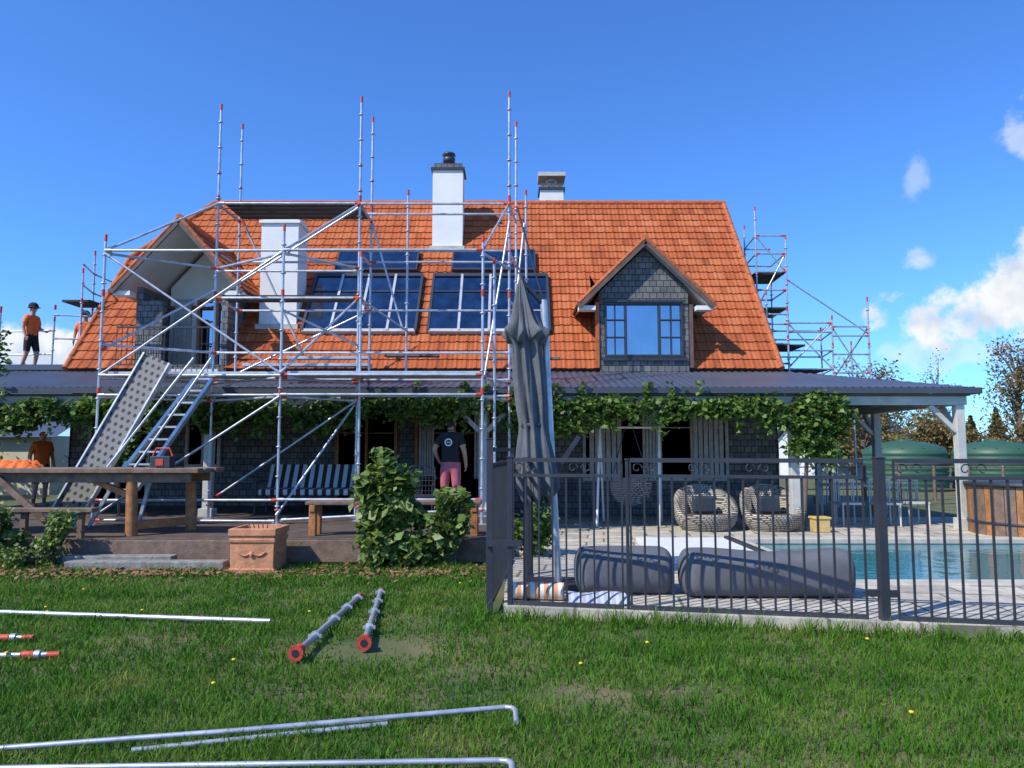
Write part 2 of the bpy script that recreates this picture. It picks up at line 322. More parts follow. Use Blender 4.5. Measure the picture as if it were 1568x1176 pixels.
m_water,nt,b=newmat('pool_water'); b.inputs['Base Color'].default_value=(.012,.17,.19,1); b.inputs['Roughness'].default_value=.05; b.inputs['IOR'].default_value=1.33
tc=N(nt,'ShaderNodeTexCoord'); n1=N(nt,'ShaderNodeTexNoise'); n1.inputs['Scale'].default_value=3; n1.inputs['Detail'].default_value=4; nt.links.new(tc.outputs['Object'],n1.inputs['Vector'])
bp=N(nt,'ShaderNodeBump'); bp.inputs['Strength'].default_value=.35; bp.inputs['Distance'].default_value=.04; nt.links.new(n1.outputs['Fac'],bp.inputs['Height']); nt.links.new(bp.outputs[0],b.inputs['Normal'])
mb=MB(); mb.poly([(PX0,PY0,.03),(PX1,PY0,.03),(PX1,PY1,.03),(PX0,PY1,.03)],m_water); mb.build('water',g)
mb=MB(); mb.box(2.0,3.4,10.0,12.3,.104,.19,m_whitep); mb.box(3.42,3.5,10.0,12.3,.104,.22,m_dark); mb.build('pool_cover_box',bevel=.01)
# ------------------------------------------------------------ house
H=group('tiled_roof_house')
RY,RZ,SL=17.0,3.43,1.233; RT=4.3; XL,XR=-10.17,6.14; XH=-8.6; TM=2.6
def slope_pt(x,t,h=0):
    n=Vector((0,-.7766,.63)); return Vector((x,RY+t,RZ+SL*t))+n*h
tv=[];tf=[];tone=[]
def tiles(O,a,u,n,W,L,tw=.225,ch=.30,clip=None):
    O=Vector(O);a=Vector(a).normalized();u=Vector(u).normalized();n=Vector(n).normalized()
    nc=int(round(W/tw)); nr=int(L/ch+.5); tw=W/nc; ch=L/nr
    prof=[(0,.003),(.12,.018),(.26,.018),(.38,.003),(.55,-.003),(.68,.006),(.82,.006),(.93,.0)]
    for i in range(nr):
        rowt=random.gauss(0,.05)
        for j in range(nc):
            cx=O+a*((j+.5)*tw)+u*((i+.5)*ch)
            if clip and clip(cx): continue
            k=len(tv); s0=i*ch-.012; s1=(i+1)*ch+.02; jit=random.uniform(-.003,.004); sj=random.uniform(-.006,.006)
            pr=prof+[(1.0,.003)]
            for f,h in pr: tv.append(O+a*((j+f)*tw)+u*(s0+sj)+n*(-.005))
            for f,h in pr: tv.append(O+a*((j+f)*tw)+u*(s0+sj)+n*(.038+h+jit))
            for f,h in pr: tv.append(O+a*((j+f)*tw)+u*s1+n*(.010+h*.9))
            m=len(pr); tn=min(1,max(0,random.gauss(.5,.18)+rowt))
            for q in range(m-1):
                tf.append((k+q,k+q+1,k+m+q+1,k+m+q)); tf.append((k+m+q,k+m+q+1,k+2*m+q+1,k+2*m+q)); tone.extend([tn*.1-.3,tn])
def clipmain(c):
    t=c.y-RY
    if t>TM and c.x< XL+(XH-XL)*(t-TM)/(RT-TM): return True
    if -8.5<c.x<-6.5 and t<1.35: return True
    if 2.05<c.x<4.0 and t<.9: return True
    return False
tiles((XL,RY,RZ),(1,0,0),(0,1,SL),(0,-.7766,.63),XR-XL,RT*1.5876,clip=clipmain)
DL=dict(x=-7.53,z=6.82,h=1.45,s=1.12); DR=dict(x=3.03,z=6.36,h=1.52,s=.975)
for D,y0 in ((DL,16.6),(DR,16.7)):
    hw=D['h']; s_=D['s']; L=math.hypot(hw,hw*s_)
    for sg in (1,-1):
        O=(D['x']+sg*hw,y0,D['z']-hw*s_); depth=3.3 if D is DL else 2.6
        nn=Vector((sg*s_,0,1)).normalized()
        tiles(O,(0,1,0),(-sg,0,s_),nn,depth,L,clip=lambda c:(c.z<RZ+SL*(c.y-RY)-.12))
me=bpy.data.meshes.new('roof_tiles'); me.from_pydata([tuple(v) for v in tv],[],tf); me.materials.append(m_tile)
at=me.attributes.new('tone','FLOAT','FACE'); at.data.foreach_set('value',tone)
o=bpy.data.objects.new('roof_tiles',me); COL.objects.link(o); o.parent=H
mb=MB()
mb.poly([slope_pt(XL,0,-.08),slope_pt(-8.6,0,-.08),slope_pt(-8.6,RT,-.08),slope_pt(XL,TM,-.08)],m_barge)
mb.poly([slope_pt(-8.6,1.4,-.08),slope_pt(-6.4,1.4,-.08),slope_pt(-6.4,RT,-.08),slope_pt(-8.6,RT,-.08)],m_barge)
mb.poly([slope_pt(-6.4,0,-.08),slope_pt(XR,0,-.08),slope_pt(XR,RT,-.08),slope_pt(-6.4,RT,-.08)],m_barge)
zr=RZ+SL*RT; zm=RZ+SL*TM
mb.poly([(XH,RY+RT,zr),(XR,RY+RT,zr),(XR,RY+2*RT,RZ),(XL,RY+2*RT,RZ),(XL,RY+2*RT-TM,zm)],m_ridge)
mb.poly([(XL,RY+TM,zm),(XH,RY+RT,zr),(XL,RY+2*RT-TM,zm)],m_ridge)
mb.build('roof_back',H)
mb=MB()
def caps(p,q,r=.11,step=.36):
    p=Vector(p);q=Vector(q);n=max(1,int((q-p).length/step))
    for i in range(n):
        a=p.lerp(q,i/n);b_=p.lerp(q,(i+1.08)/n); mb.tube(a,b_,r,m_ridge,10,r*.86)
caps((XH,RY+RT,zr+.0),(XR,RY+RT,zr+.0),.10); caps(slope_pt(XR,0,.02),slope_pt(XR,RT,.02),.07); caps(slope_pt(XL,0,.02),slope_pt(XL,TM,.02),.07); caps(slope_pt(XL,TM,.02),slope_pt(XH,RT,.02),.1)
for D,y0 in ((DL,16.6),(DR,16.7)):
    ye=RY+(D['z']-RZ)/SL
    caps((D['x'],y0,D['z']+.03),(D['x'],ye,D['z']+.03),.08)
    for sg in (1,-1): caps((D['x']+sg*D['h'],y0,D['z']-D['h']*D['s']+.03),(D['x'],y0,D['z']+.03),.05,.3)
mb.build('ridge_caps',H)
mb=MB()
mb.box(XL+.15,XR-.12,17.12,17.3,.05,RZ+.12,m_shingle)
for X in (XR-.1,XL+.12):
    if X>0: mb.poly([(X,17.1,.05),(X,RY+2*RT-.1,.05),(X,RY+2*RT-.1,RZ),(X,RY+RT,zr-.15),(X,17.1,RZ)],m_shingle)
    else: mb.poly([(X,17.1,.05),(X,RY+2*RT-.1,.05),(X,RY+2*RT-.1,RZ),(X,RY+2*RT-TM,zm-.1),(X,RY+TM,zm-.1),(X,17.1,RZ)],m_shingle)
mb.box(XL+.15,XR-.12,RY+2*RT-.3,RY+2*RT-.15,.05,RZ,m_shingle)
x0,x1=2.0,4.02; wx0,wx1,wz0,wz1=2.11,3.9,3.70,4.95; yf=16.93
zt=lambda x:DR['z']-abs(x-DR['x'])*DR['s']-.16
mb.poly([(x0,yf,3.3),(x1,yf,3.3),(x1,yf,wz0),(x0,yf,wz0)],m_shingle)
mb.poly([(x0,yf,wz0),(wx0,yf,wz0),(wx0,yf,wz1),(x0,yf,wz1)],m_shingle); mb.poly([(wx1,yf,wz0),(x1,yf,wz0),(x1,yf,wz1),(wx1,yf,wz1)],m_shingle)
mb.poly([(x0,yf,wz1),(x1,yf,wz1),(x1,yf,zt(x1)),(DR['x'],yf,zt(DR['x'])),(x0,yf,zt(x0))],m_shingle)
for X in (x0,x1): mb.poly([(X,yf,3.3),(X,yf+2.2,3.3+2.2*SL+.1),(X,yf+2.2,zt(X)),(X,yf,zt(X))],m_shingle)
for X,sg in ((-8.6,1),(-6.5,-1)):
    a,b_=sorted((X,X+sg*.14)); mb.box(a,b_,16.98,18.6,3.36,5.32,m_shingle)
mb.box(-8.45,-8.0,16.98,17.2,3.36,5.0,m_shingle)
mb.build('shingle_walls',H)
mb=MB()
mb.poly([(-8.45,18.35,3.4),(-6.64,18.35,3.4),(-6.64,18.35,5.6),(-7.53,18.35,6.6),(-8.45,18.35,5.6)],m_white)
for D,y0,dep,mt in ((DL,16.62,3.0,m_soffit),(DR,16.72,2.0,m_soffit)):
    for sg in (1,-1):
        ex=D['x']+sg*D['h']; ez=D['z']-D['h']*D['s']
        nz=-.05; a=(ex,y0,ez+nz-.02);b_=(D['x'],y0,D['z']+nz-.02)
        ye1=RY+(ez-RZ)/SL+.05; ye2=RY+(D['z']-RZ)/SL
        mb.poly([a,b_,(D['x'],ye2,D['z']+nz-.02),(ex,ye1,ez+nz-.02)],mt)
        mb.beam((ex+sg*.02,y0-.03,ez-.07),(D['x'],y0-.03,D['z']-.05),.05,.12,m_barge,up=(0,0,1))
        mb.box(min(ex,ex-sg*.38),max(ex,ex-sg*.38),y0+.03,y0+.30,ez-.13,ez-.03,m_white)
mb.box(-8.46,-6.64,16.9,18.35,3.34,3.42,m_soffit)
mb.box(1.9,1.985,16.9,16.98,3.45,4.95,m_ridge); mb.box(4.04,4.12,16.9,16.98,3.45,4.9,m_barge); mb.beam((4.16,16.99,3.5),(4.16,18.2,4.98),.06,.12,m_ridge)
mb.build('dormer_linings',H)
def window(mb,x0,x1,z0,z1,y,cols,rows,fr=.06,glass=m_glass,frame=m_dark):
    mb.poly([(x0,y+.06,z0),(x1,y+.06,z0),(x1,y+.06,z1),(x0,y+.06,z1)],glass)
    mb.box(x0,x1,y-.02,y+.055,z0,z0+fr,frame); mb.box(x0,x1,y-.02,y+.055,z1-fr,z1,frame); mb.box(x0,x0+fr,y-.018,y+.053,z0+fr,z1-fr,frame); mb.box(x1-fr,x1,y-.018,y+.053,z0+fr,z1-fr,frame)
    for c in cols: mb.box(x0+(x1-x0)*c[0]-c[1]/2,x0+(x1-x0)*c[0]+c[1]/2,y-.01,y+.05,z0+fr,z1-fr,frame)
    for r,xa,xb in rows: mb.box(x0+(x1-x0)*xa,x0+(x1-x0)*xb,y+.0,y+.045,z0+(z1-z0)*r-.012,z0+(z1-z0)*r+.012,frame)
mb=MB()
window(mb,wx0,wx1,wz0,wz1,yf-.01,[(.27,.05),(.7,.05),(.135,.018),(.85,.018)],[(r,a,b_) for r in (.36,.68) for a,b_ in ((.03,.26),(.72,.97))],.05)
mb.box(wx0-.08,wx1+.08,yf-.06,yf-.035,wz0-.09,wz0-.02,m_dark)
mb.box(wx0-.06,wx1+.06,yf-.06,yf-.035,wz1+.0,wz1+.05,m_dark)
window(mb,-7.75,-6.75,3.45,5.3,18.27,[(.5,.07)],[(.4,.03,.97),(.7,.03,.97)],.07,m_glass,m_timber)
mb.box(-8.3,-7.9,18.26,18.33,3.45,5.3,m_curtain)
for a,b_,zz0,zz1,gl in ((-9.6,-8.2,.4,2.5,m_dglass),(-7.4,-6.6,1.2,2.5,m_dglass),(-4.0,-2.6,.4,2.5,m_dglass),(-2.2,-.4,.4,2.5,m_dglass),(1.6,4.9,.9,2.5,m_dglass)):
    n=max(2,int((b_-a)/.75)); window(mb,a,b_,zz0,zz1,17.06,[(i/n,.06) for i in range(1,n)],[(.75,.02,.98)],.07,gl,m_timber if a in(-4.0,-2.2) else m_curtain)
for a,b_ in ((1.75,2.5),(4.1,4.8),(2.95,3.4),(-2.1,-1.75),(-.85,-.5)):
    for k in range(6): mb.box(a+(b_-a)*k/6,a+(b_-a)*(k+.8)/6,17.0+.01*(k%2),17.03+.01*(k%2),.95,2.45,m_curtain)
mb.build('windows',H)
mb=MB()
def on_slope_box(x0,x1,t0,t1,h0,h1,mat):
    pts=[slope_pt(x,t,h) for h in (h0,h1) for x,t in ((x0,t0),(x1,t0),(x1,t1),(x0,t1))]
    mb.add(pts,[(0,3,2,1),(4,5,6,7),(0,1,5,4),(1,2,6,5),(2,3,7,6),(3,0,4,7)],mat)
for a,b_ in ((-5.0,-2.3),(-2.0,.9)):
    on_slope_box(a,b_,.78,2.05,.02,.10,m_sky_glass)
    n=4
    for i in range(n+1):
        c=a+(b_-a)*i/n; on_slope_box(c-.03,c+.03,.74,2.09,.03,.15,m_alu if 0<i<n else m_dark)
    on_slope_box(a,b_,.72,.78,.03,.13,m_curtain); on_slope_box(a,b_,2.05,2.13,.03,.135,m_dark)
    on_slope_box(a,b_,1.66,1.69,.09,.12,m_dark); on_slope_box(a,b_,1.2,1.22,.09,.12,m_curtain)
for a,b_ in ((-4.55,-2.5),(-1.53,.58)):
    on_slope_box(a,b_,2.24,2.72,.08,.14,m_sky_glass); on_slope_box(a-.04,b_+.04,2.20,2.24,.07,.16,m_dark); on_slope_box(a-.04,b_+.04,2.72,2.76,.07,.16,m_dark)
    on_slope_box(a-.04,a,2.24,2.72,.07,.16,m_dark); on_slope_box(b_,b_+.04,2.24,2.72,.07,.16,m_dark)
mb.build('skylights',H)
mb=MB()
for x0_,x1_,y0_,y1_,z0_,z1_,cowl in ((-2.16,-1.34,19.9,20.6,6.6,9.2,1),(.86,1.57,22.3,23,7,9.5,2),(-6.1,-5.2,17.9,18.7,4.2,7.1,0)):
    mb.box(x0_,x1_,y0_,y1_,z0_,z1_,m_white)
    mb.box(x0_-.05,x1_+.05,y0_-.05,y1_+.05,z1_,z1_+.07,m_white if not cowl else m_dark); mb.box(x0_+.02,x1_-.02,y0_+.02,y1_-.02,z1_+.07,z1_+.2,m_white if not cowl else m_shingle)
    zb=z0_+(y0_-RY-(z0_-RZ)/SL)*SL
    mb.box(x0_-.06,x1_+.06,y0_-.1,y1_,zb-.06,zb+.06,m_beam)
    if cowl:
        cx,cy=(x0_+x1_)/2,(y0_+y1_)/2; zz=z1_+.2
        mb.lathe((cx,cy,zz),[(.12,0),(.12,.12),(.17,.14),(.17,.26),(.13,.28),(.13,.31),(.19,.34),(.16,.40),(.02,.43)],m_galv if cowl==2 else m_dark,16)
mb.build('chimneys',H)
mb=MB()
mb.beam((-8.9,16.75,4.35),(-6.6,16.75,4.35),.04,.04,m_dark); mb.beam((-8.9,16.75,3.5),(-6.6,16.75,3.5),.03,.03,m_dark)
for i in range(20): x=-8.9+i*.12; mb.tube((x,16.75,3.5),(x,16.75,4.33),.009,m_dark,5)
mb.build('balcony_railing',H)
V=H
mb=MB()
EY,EZ,BY,BZ=14.2,2.78,17.05,3.38; XRF=8.8; XLF=-17
nseg=int((XRF-XLF)/.0255); vs=[];fs=[]
for i in range(nseg+1):
    x=XLF+(XRF-XLF)*i/nseg; h=.012*math.sin(i*math.pi/1.5*.5)
    tb=1.0 if x<6.2 else max(0,1-(x-6.2)/(XRF-6.2))
    vs.append((x,EY,EZ+h)); vs.append((x,EY+(BY-EY)*tb,EZ+(BZ-EZ)*tb+h))
for i in range(nseg): fs.append((2*i,2*i+2,2*i+3,2*i+1))
mb.add(vs,fs,m_corr,True)
mb.poly([(XRF,EY,EZ),(XRF,25,EZ),(6.2,25,BZ),(6.2,BY,BZ)],m_corr)
mb.box(-17,XL-.05,17.05,22,3.42,3.54,m_corr)
mb.box(XLF,XRF+.05,EY-.12,EY-.01,EZ-.12,EZ-.01,m_gutter); mb.box(XRF,XRF+.11,EY,25,EZ-.12,EZ-.01,m_gutter)
mb.box(XLF,XRF-.1,EY+.02,17.0,EZ-.16,EZ-.12,m_ceiling)
mb.build('veranda_roof',V)
mb=MB()
mb.box(XLF,XRF-.15,EY+.05,EY+.2,EZ-.33,EZ-.165,m_beam); mb.box(XRF-.3,XRF-.15,EY+.2,25,EZ-.33,EZ-.165,m_beam)
for X in (-13.8,-10.4,-5.75,-.55,5.35,8.52):
    for yy in ((14.33,) if X<8 else (14.33,17.6,21)):
        mb.box(X-.08,X+.08,yy-.08,yy+.08,.1,EZ-.335,m_beam); mb.box(X-.13,X+.13,yy-.13,yy+.13,.1,.32 if X>0 else .5,m_beam)
        for sg in (1,-1):
            if X>8 and sg>0: continue
            mb.beam((X+sg*.07,yy,1.95),(X+sg*.55,yy,2.44),.09,.09,m_beam)
for yy in (14.33,17.6,21): mb.beam((8.52,yy+.07,1.95),(8.52,yy+.55,2.44),.09,.09,m_beam)
mb.build('veranda_posts',V,.008)
# ---- vine
P=[]
for i in range(250):
    x=random.uniform(-14,6.0); w_=(.5+.5*math.sin(x*2.1)*math.sin(x*.9+1)); zc=2.46-random.random()**1.3*(.12+.42*w_)
    s_=random.uniform(.07,.18)
    P.append(rng.normal(size=(95,3))*np.array([s_,.10,s_*.6])+np.array([x,14.1,zc]))
for i in range(44):
    x=random.uniform(-13.5,5.8); L=random.uniform(.15,.5)
    P.append(np.stack([x+rng.normal(size=20)*.03,14.02+rng.normal(size=20)*.04,2.2-rng.uniform(0,L,20)],1))
for i in range(10):
    x=random.uniform(-13.5,5.8); P.append(np.stack([x+rng.normal(size=14)*.05,14.0+rng.normal(size=14)*.04,2.6+rng.uniform(0,.28,14)],1))
for i in range(32):
    x=random.gauss(5.75,.3); zc=random.uniform(1.4 if x<6 else 1.9,2.55); P.append(rng.normal(size=(95,3))*.10+np.array([x,14.1,zc]))
for i in range(12):
    x=random.gauss(.25,.12); zc=random.uniform(1.9,2.95); P.append(rng.normal(size=(110,3))*.12+np.array([x,14.0,zc]))
for i in range(14):
    P.append(rng.normal(size=(100,3))*.12+np.array([random.gauss(-7.4,.15),14.2,random.uniform(1.2,2.4)]))
P=np.concatenate(P); P[:,1]=np.minimum(P[:,1],14.25)
g=group('climbing_vine'); leaves('foliage',P,.105,m_leaf,g,aspect=.85)
mb=MB()
for i in range(12):
    x=-13.8+i*1.65; pts=[(x+j*.3,14.15+random.uniform(-.05,.05),2.45+random.uniform(-.15,.15)) for j in range(7)]; mb.path(pts,.015,m_bark)
mb.tube((5.45,14.2,.1),(5.6,14.15,2.4),.04,m_bark); mb.tube((-7.4,14.3,.35),(-7.45,14.2,2.4),.03,m_bark); mb.build('stems',g)
# ------------------------------------------------------------ scaffolding
def mast(mb,x,y,z0,z1,foot=False,redz=()):
    lx=random.uniform(-.02,.02)
    mb.tube((x,y,z0),(x+lx,y,z1),.024,m_galv,8)
    z=z1-.35
    while z>z0+.3: mb.lathe((x+lx*(z-z0)/(z1-z0),y,z),[(.025,-.012),(.048,-.008),(.048,.008),(.025,.012)],m_galv,8); z-=.5
    mb.tube((x+lx,y,z1-.11),(x+lx,y,z1+.01),.0255,m_red,8)
    if z1>7:
        for zz in (z1-1.35,z1-1.85): mb.tube((x+lx*.8,y,zz-.03),(x+lx*.8,y,zz+.03),.028,m_red,8)
    for r in redz: mb.tube((x+lx*(r-z0)/(z1-z0),y,r-.06),(x+lx*(r-z0)/(z1-z0),y,r+.06),.03,m_red,8)
    if foot: mb.tube((x,y,z0),(x,y,z0+.35),.019,m_galv,8); mb.box(x-.08,x+.08,y-.08,y+.08,z0,z0+.01,m_galv); mb.lathe((x,y,z0+.22),[(.02,0),(.05,.005),(.05,.03),(.02,.035)],m_red,8)
def led(mb,p,q,r=.024,red=True):
    p=Vector(p);q=Vector(q); mb.tube(p,q,r,m_galv,8)
    if red:
        d=(q-p).normalized()*.11
        for a,b_ in ((p,p+d),(q,q-d)):
            if random.random()<.5: mb.tube(a,b_,r*1.25,m_red,8)
            else: mb.tube(a,b_,r*1.35,m_galv,8)
S=group('scaffolding'); mb=MB()
NY,BY2,CY=12.8,13.9,15.0
NX=(-7.07,-3.96,-.51); BX=(-5.56,-2.87,-.05)
for x,zt_ in zip(NX,(5.32,5.5,5.3)): mast(mb,x,NY,.35,zt_,True,(2.6,4.3))
for x,zt_ in zip(BX,(8.2,8.35,8.45)): mast(mb,x,BY2,.35,zt_,True,(6.35,4.5,2.6))
for x,zt_ in zip((-5.56,-2.87,.08),(8.3,8.45,8.35)): mast(mb,x,CY,2.98,zt_,False,(6.5,))
mast(mb,-2.13,CY,2.98,6.9); mast(mb,.3,CY,2.98,6.9); mast(mb,-.3,NY+.35,.35,5.0,True)
mast(mb,-2.72,BY2-.5,.35,5.2,True)
for z in (5.05,2.87,2.53,.75):
    led(mb,(NX[0],NY,z),(NX[1],NY,z)); led(mb,(NX[1],NY,z+.01),(NX[2],NY,z+.01))
for z in (6.26,5.35,2.9,2.6):
    led(mb,(BX[0],BY2,z),(BX[1],BY2,z)); led(mb,(BX[1],BY2,z-.01),(BX[2],BY2,z-.01))
led(mb,(BX[0],BY2,4.44),(BX[1],BY2,4.44)); led(mb,(BX[0],BY2,4.95),(BX[1],BY2,4.95))
led(mb,(BX[0],BY2,3.4),(BX[2],BY2,3.4)); led(mb,(-7.07,NY,3.4),(-5.5,BY2,3.4))
for z in (6.4,5.4,4.4):
    led(mb,(-5.56,CY,z),(-2.87,CY,z)); led(mb,(-2.87,CY,z),(.08,CY,z))
for x in BX:
    for z in (6.22,5.3,4.4,2.95): led(mb,(x,BY2,z),(x if x<-1 else .08,CY,z+.02))
for a,b_ in ((0,0),(1,1),(2,2),(1,0)):
    for z in (2.83,2.5,5.0): led(mb,(NX[a],NY,z),(BX[b_],BY2,z))
for p,q in (((-7.07,NY,2.87),(-3.96,NY,5.05)),((-3.96,NY,5.05),(-2.87,BY2,6.26)),((-7.07,NY,5.05),(-5.56,BY2,6.26)),((-7.07,NY,5.0),(-3.96,NY,2.9)),
    ((-5.4,BY2-.06,.75),(-2.87,BY2-.06,2.5)),((-7.0,NY-.05,.5),(-3.96,NY-.05,2.5)),((-3.96,NY-.05,.5),(-2.87,BY2,2.5)),((-3.96,NY-.05,2.9),(-2.87,BY2,4.44)),
    ((-.51,NY,5.05),(-.05,BY2,6.26)),((-.51,NY,2.6),(-.05,BY2,5.9)),((-5.5,CY,6.25),(-4.2,CY,3.5)),((-2.87,CY,6.25),(-2.2,CY,4.0)),((-5.56,BY2,4.44),(-2.87,BY2,6.2)),
    ((-2.87,BY2,4.44),(-2.0,CY,3.9)),((-5.56,CY,3.1),(-2.9,CY,4.4)),((-.05,BY2,3.2),(.25,CY,6.2)),((-7.07,NY,3.3),(-5.56,BY2,4.6)),((-2.8,BY2,.6),(-2.75,BY2-.5,2.6)),((-3.96,NY,4.0),(-2.8,BY2,3.5))):
    led(mb,p,q,.021)
led(mb,(-7.07,NY,.42),(-4.0,NY,.40)); led(mb,(-3.9,NY,.42),(-.5,NY,.6))
mb.build('tubes',S)
mb=MB()
for i in range(4): mb.box(-5.5,-2.9,14.0+i*.25,14.22+i*.25,6.28,6.33,m_black)
for i in range(2): mb.box(-5.5,-2.9,13.98+i*.25,14.2+i*.25,4.46,4.51,m_black)
for i in range(3):
    mb.box(-7.0,-4.0,12.95+i*.27,13.19+i*.27,2.89,2.95,m_alu); mb.box(-3.9,-.55,12.95+i*.27,13.19+i*.27,2.90,2.96,m_alu)
mb.box(-2.6,-1.5,15.2,15.45,3.5,3.54,m_timber2); mb.box(-4.6,-2.9,15.2,15.45,3.45,3.5,m_alu)
mb.box(-5.5,-2.9,15.2,15.5,3.3,3.36,m_alu); mb.box(-.6,1.0,15.3,15.5,3.45,3.49,m_timber2)
mb.build('platform_boards',S)
def plank(name,p,q,wd,mat,wdir=(1,0,0),th=.05):
    p=Vector(p);q=Vector(q);d=(q-p);L=d.length;d.normalize();wv=Vector(wdir);wv=(wv-d*wv.dot(d)).normalized();n=d.cross(wv)
    m_=MB(); m_.box(0,L,-wd/2,wd/2,-th/2,th/2,mat)
    m_.box(0,L,-wd/2-.03,-wd/2-.003,-th/2-.04,th/2+.02,m_alu); m_.box(0,L,wd/2+.003,wd/2+.03,-th/2-.04,th/2+.02,m_alu)
    o=m_.build(name,S); o.matrix_world=Matrix.Translation(p)@Matrix((d,wv,n)).transposed().to_4x4(); return o
plank('leaning_plank',(-7.25,12.2,.36),(-6.05,12.75,3.15),.46,m_perf)
mb=MB()
for off in (0,.5):
    a=Vector((-6.55+off*.9,12.3,.95)); b_=Vector((-5.4+off*.6,12.75,2.8)); mb.beam(a,b_,.05,.13,m_alu,up=(0,1,0))
    mb.tube(a+Vector((0,-.1,.35)),b_+Vector((0,-.1,.35)),.02,m_galv)
for i in range(10):
    t=i/9; a=Vector((-6.55,12.3,.95)).lerp(Vector((-5.4,12.75,2.8)),t); mb.beam(a,a+Vector((.45-.15*t,0,0)),.12,.03,m_alu)
mb.beam((-6.85,12.3,.36),(-6.3,12.35,1.4),.05,.05,m_galv); mb.beam((-6.1,12.4,.36),(-5.9,12.4,1.2),.05,.05,m_galv)
mb.build('stair_flight',S)
S2=group('scaffolding'); mb=MB()
Y1,Y2=20.0,21.4
xs=((6.62,Y1,8.2),(6.75,Y2,8.1),(7.42,Y1,7.4),(7.5,Y2,6.4),(8.6,Y1,5.2),(8.9,Y2,5.1),(9.6,Y1,5.7),(9.75,Y2,4.7),(6.4,18.7,5.6),(6.95,18.7,5.2))
for x,y,z in xs: mast(mb,x,y,.1,z,False,(4.4,))
for z in (3.75,4.25,4.75,5.0):
    led(mb,(6.95,18.7,z),(7.42,Y1,z),.022); led(mb,(7.42,Y1,z),(8.6,Y1,z),.022); led(mb,(7.5,Y2,z),(8.9,Y2,z),.022); led(mb,(8.6,Y1,z-.1),(9.6,Y1,z-.1),.022); led(mb,(8.6,Y1,z),(8.9,Y2,z),.022); led(mb,(6.4,18.7,z),(6.95,18.7,z),.022)
for z in (5.4,5.9,6.4,6.9,7.4):
    led(mb,(6.62,Y1,z),(7.42,Y1,z),.022); led(mb,(6.75,Y2,z),(7.5,Y2,z),.022); led(mb,(6.62,Y1,z),(6.75,Y2,z),.022)
    if z<7: led(mb,(7.42,Y1,z),(7.5,Y2,z),.022)
for p,q in (((7.42,Y1,6.2),(9.6,Y1,4.7)),((7.42,Y1,3.8),(8.6,Y1,5.0)),((6.62,Y1,5.4),(7.42,Y1,6.9)),((8.6,Y1,4.9),(9.6,Y1,3.3)),((9.6,Y1,4.9),(8.9,Y2,3.2)),((6.62,Y1,7.4),(7.42,Y1,6.4)),((7.42,Y1,5.0),(8.6,Y1,3.75))): led(mb,p,q,.02)
mb.box(6.6,7.4,Y1+.1,Y2-.1,6.35,6.4,m_black); mb.box(6.45,6.95,18.8,19.9,5.15,5.2,m_black); mb.box(7.0,8.5,Y1+.1,Y2-.1,3.72,3.77,m_black); mb.box(6.45,7.4,18.8,19.9,4.2,4.25,m_black)
mb.build('tubes',S2)
S3=group('scaffolding'); mb=MB()
for x,y,z in ((-10.75,19,6.7),(-10.45,18,6.0),(-11.6,18.8,4.95),(-13.1,19,5.2),(-13.4,20.5,5.3),(-10.8,20.5,6.5)): mast(mb,x,y,3.54,z,False,(5.2,))
for z in (4.4,5.0): led(mb,(-10.75,19,z),(-11.6,18.8,z),.02); led(mb,(-11.6,18.8,z-.4),(-13.1,19,z-.4),.02)
for z in (5.0,5.6,6.1): led(mb,(-10.75,19,z),(-10.45,18,z),.02); led(mb,(-10.75,19,z),(-10.8,20.5,z),.02)
mb.box(-11.0,-10.3,18.1,18.9,5.2,5.25,m_black)
mb.build('tubes',S3)
def gtube(name,pts,r=.024,red=None):
    m_=MB(); m_.path([Vector(p) for p in pts],r,m_galv,8)
    if red:
        a=Vector(pts[-1]); d=(a-Vector(pts[-2])).normalized(); m_.tube(a-d*.22,a-d*.13,.03,m_red,10); m_.tube(a-d*.03,a+d*.06,.024,m_red,10); m_.tube(a-d*.12,a-d*.08,.036,m_galv,10)
    return m_.build(name)
gtube('scaffold_tube',[(-6.5,7.6,.045),(-2.2,7.0,.045)])
gtube('scaffold_tube',[(-5.2,6.35,.04),(-4.05,6.42,.04)],.022,True)
gtube('scaffold_tube',[(-4.9,5.8,.04),(-3.52,5.9,.04)],.022,True)
gtube('scaffold_tube',[(-4.6,5.40,.04),(-3.85,5.48,.04)],.022,True)
gtube('guard_rail_tube',[(-3.2,3.95,.05),(-1.5,4.30,.055),(-.04,4.66,.06),(.0,4.65,.06),(.02,4.62,.055),(.025,4.45,.045)],.016)
gtube('guard_rail_tube',[(-2.0,4.1,.025),(-.72,4.48,.025)],.016)
gtube('guard_rail_tube',[(-2.9,3.80,.05),(-.06,3.91,.05),(-.02,3.90,.05),(0,3.87,.05),(0,3.74,.04)],.016)
def jack(x0,y0,x1,y1):
    m_=MB(); p=Vector((x0,y0,.08)); q=Vector((x1,y1,.05)); d=(q-p).normalized()
    m_.tube(p,q,.026,m_galv,10)
    m_.tube(p-d*.01,p+d*.09,.045,m_red,12); m_.tube(p-d*.03,p-d*.01,.06,m_red,12); m_.tube(p-d*.032,p-d*.0305,.03,m_black,12)
    for t in (.22,.5,.72,.93): c=p.lerp(q,t); m_.tube(c,c+d*.03,.042,m_galv,8); m_.box(c.x-.055,c.x+.055,c.y-.008,c.y+.008,c.z-.012,c.z+.016,m_galv)
    m_.tube(q-d*.12,q,.03,m_red,10)
    m_.build('scaffold_jack')
jack(-1.62,5.8,-1.62,8.2); jack(-1.17,6.1,-1.45,8.5)
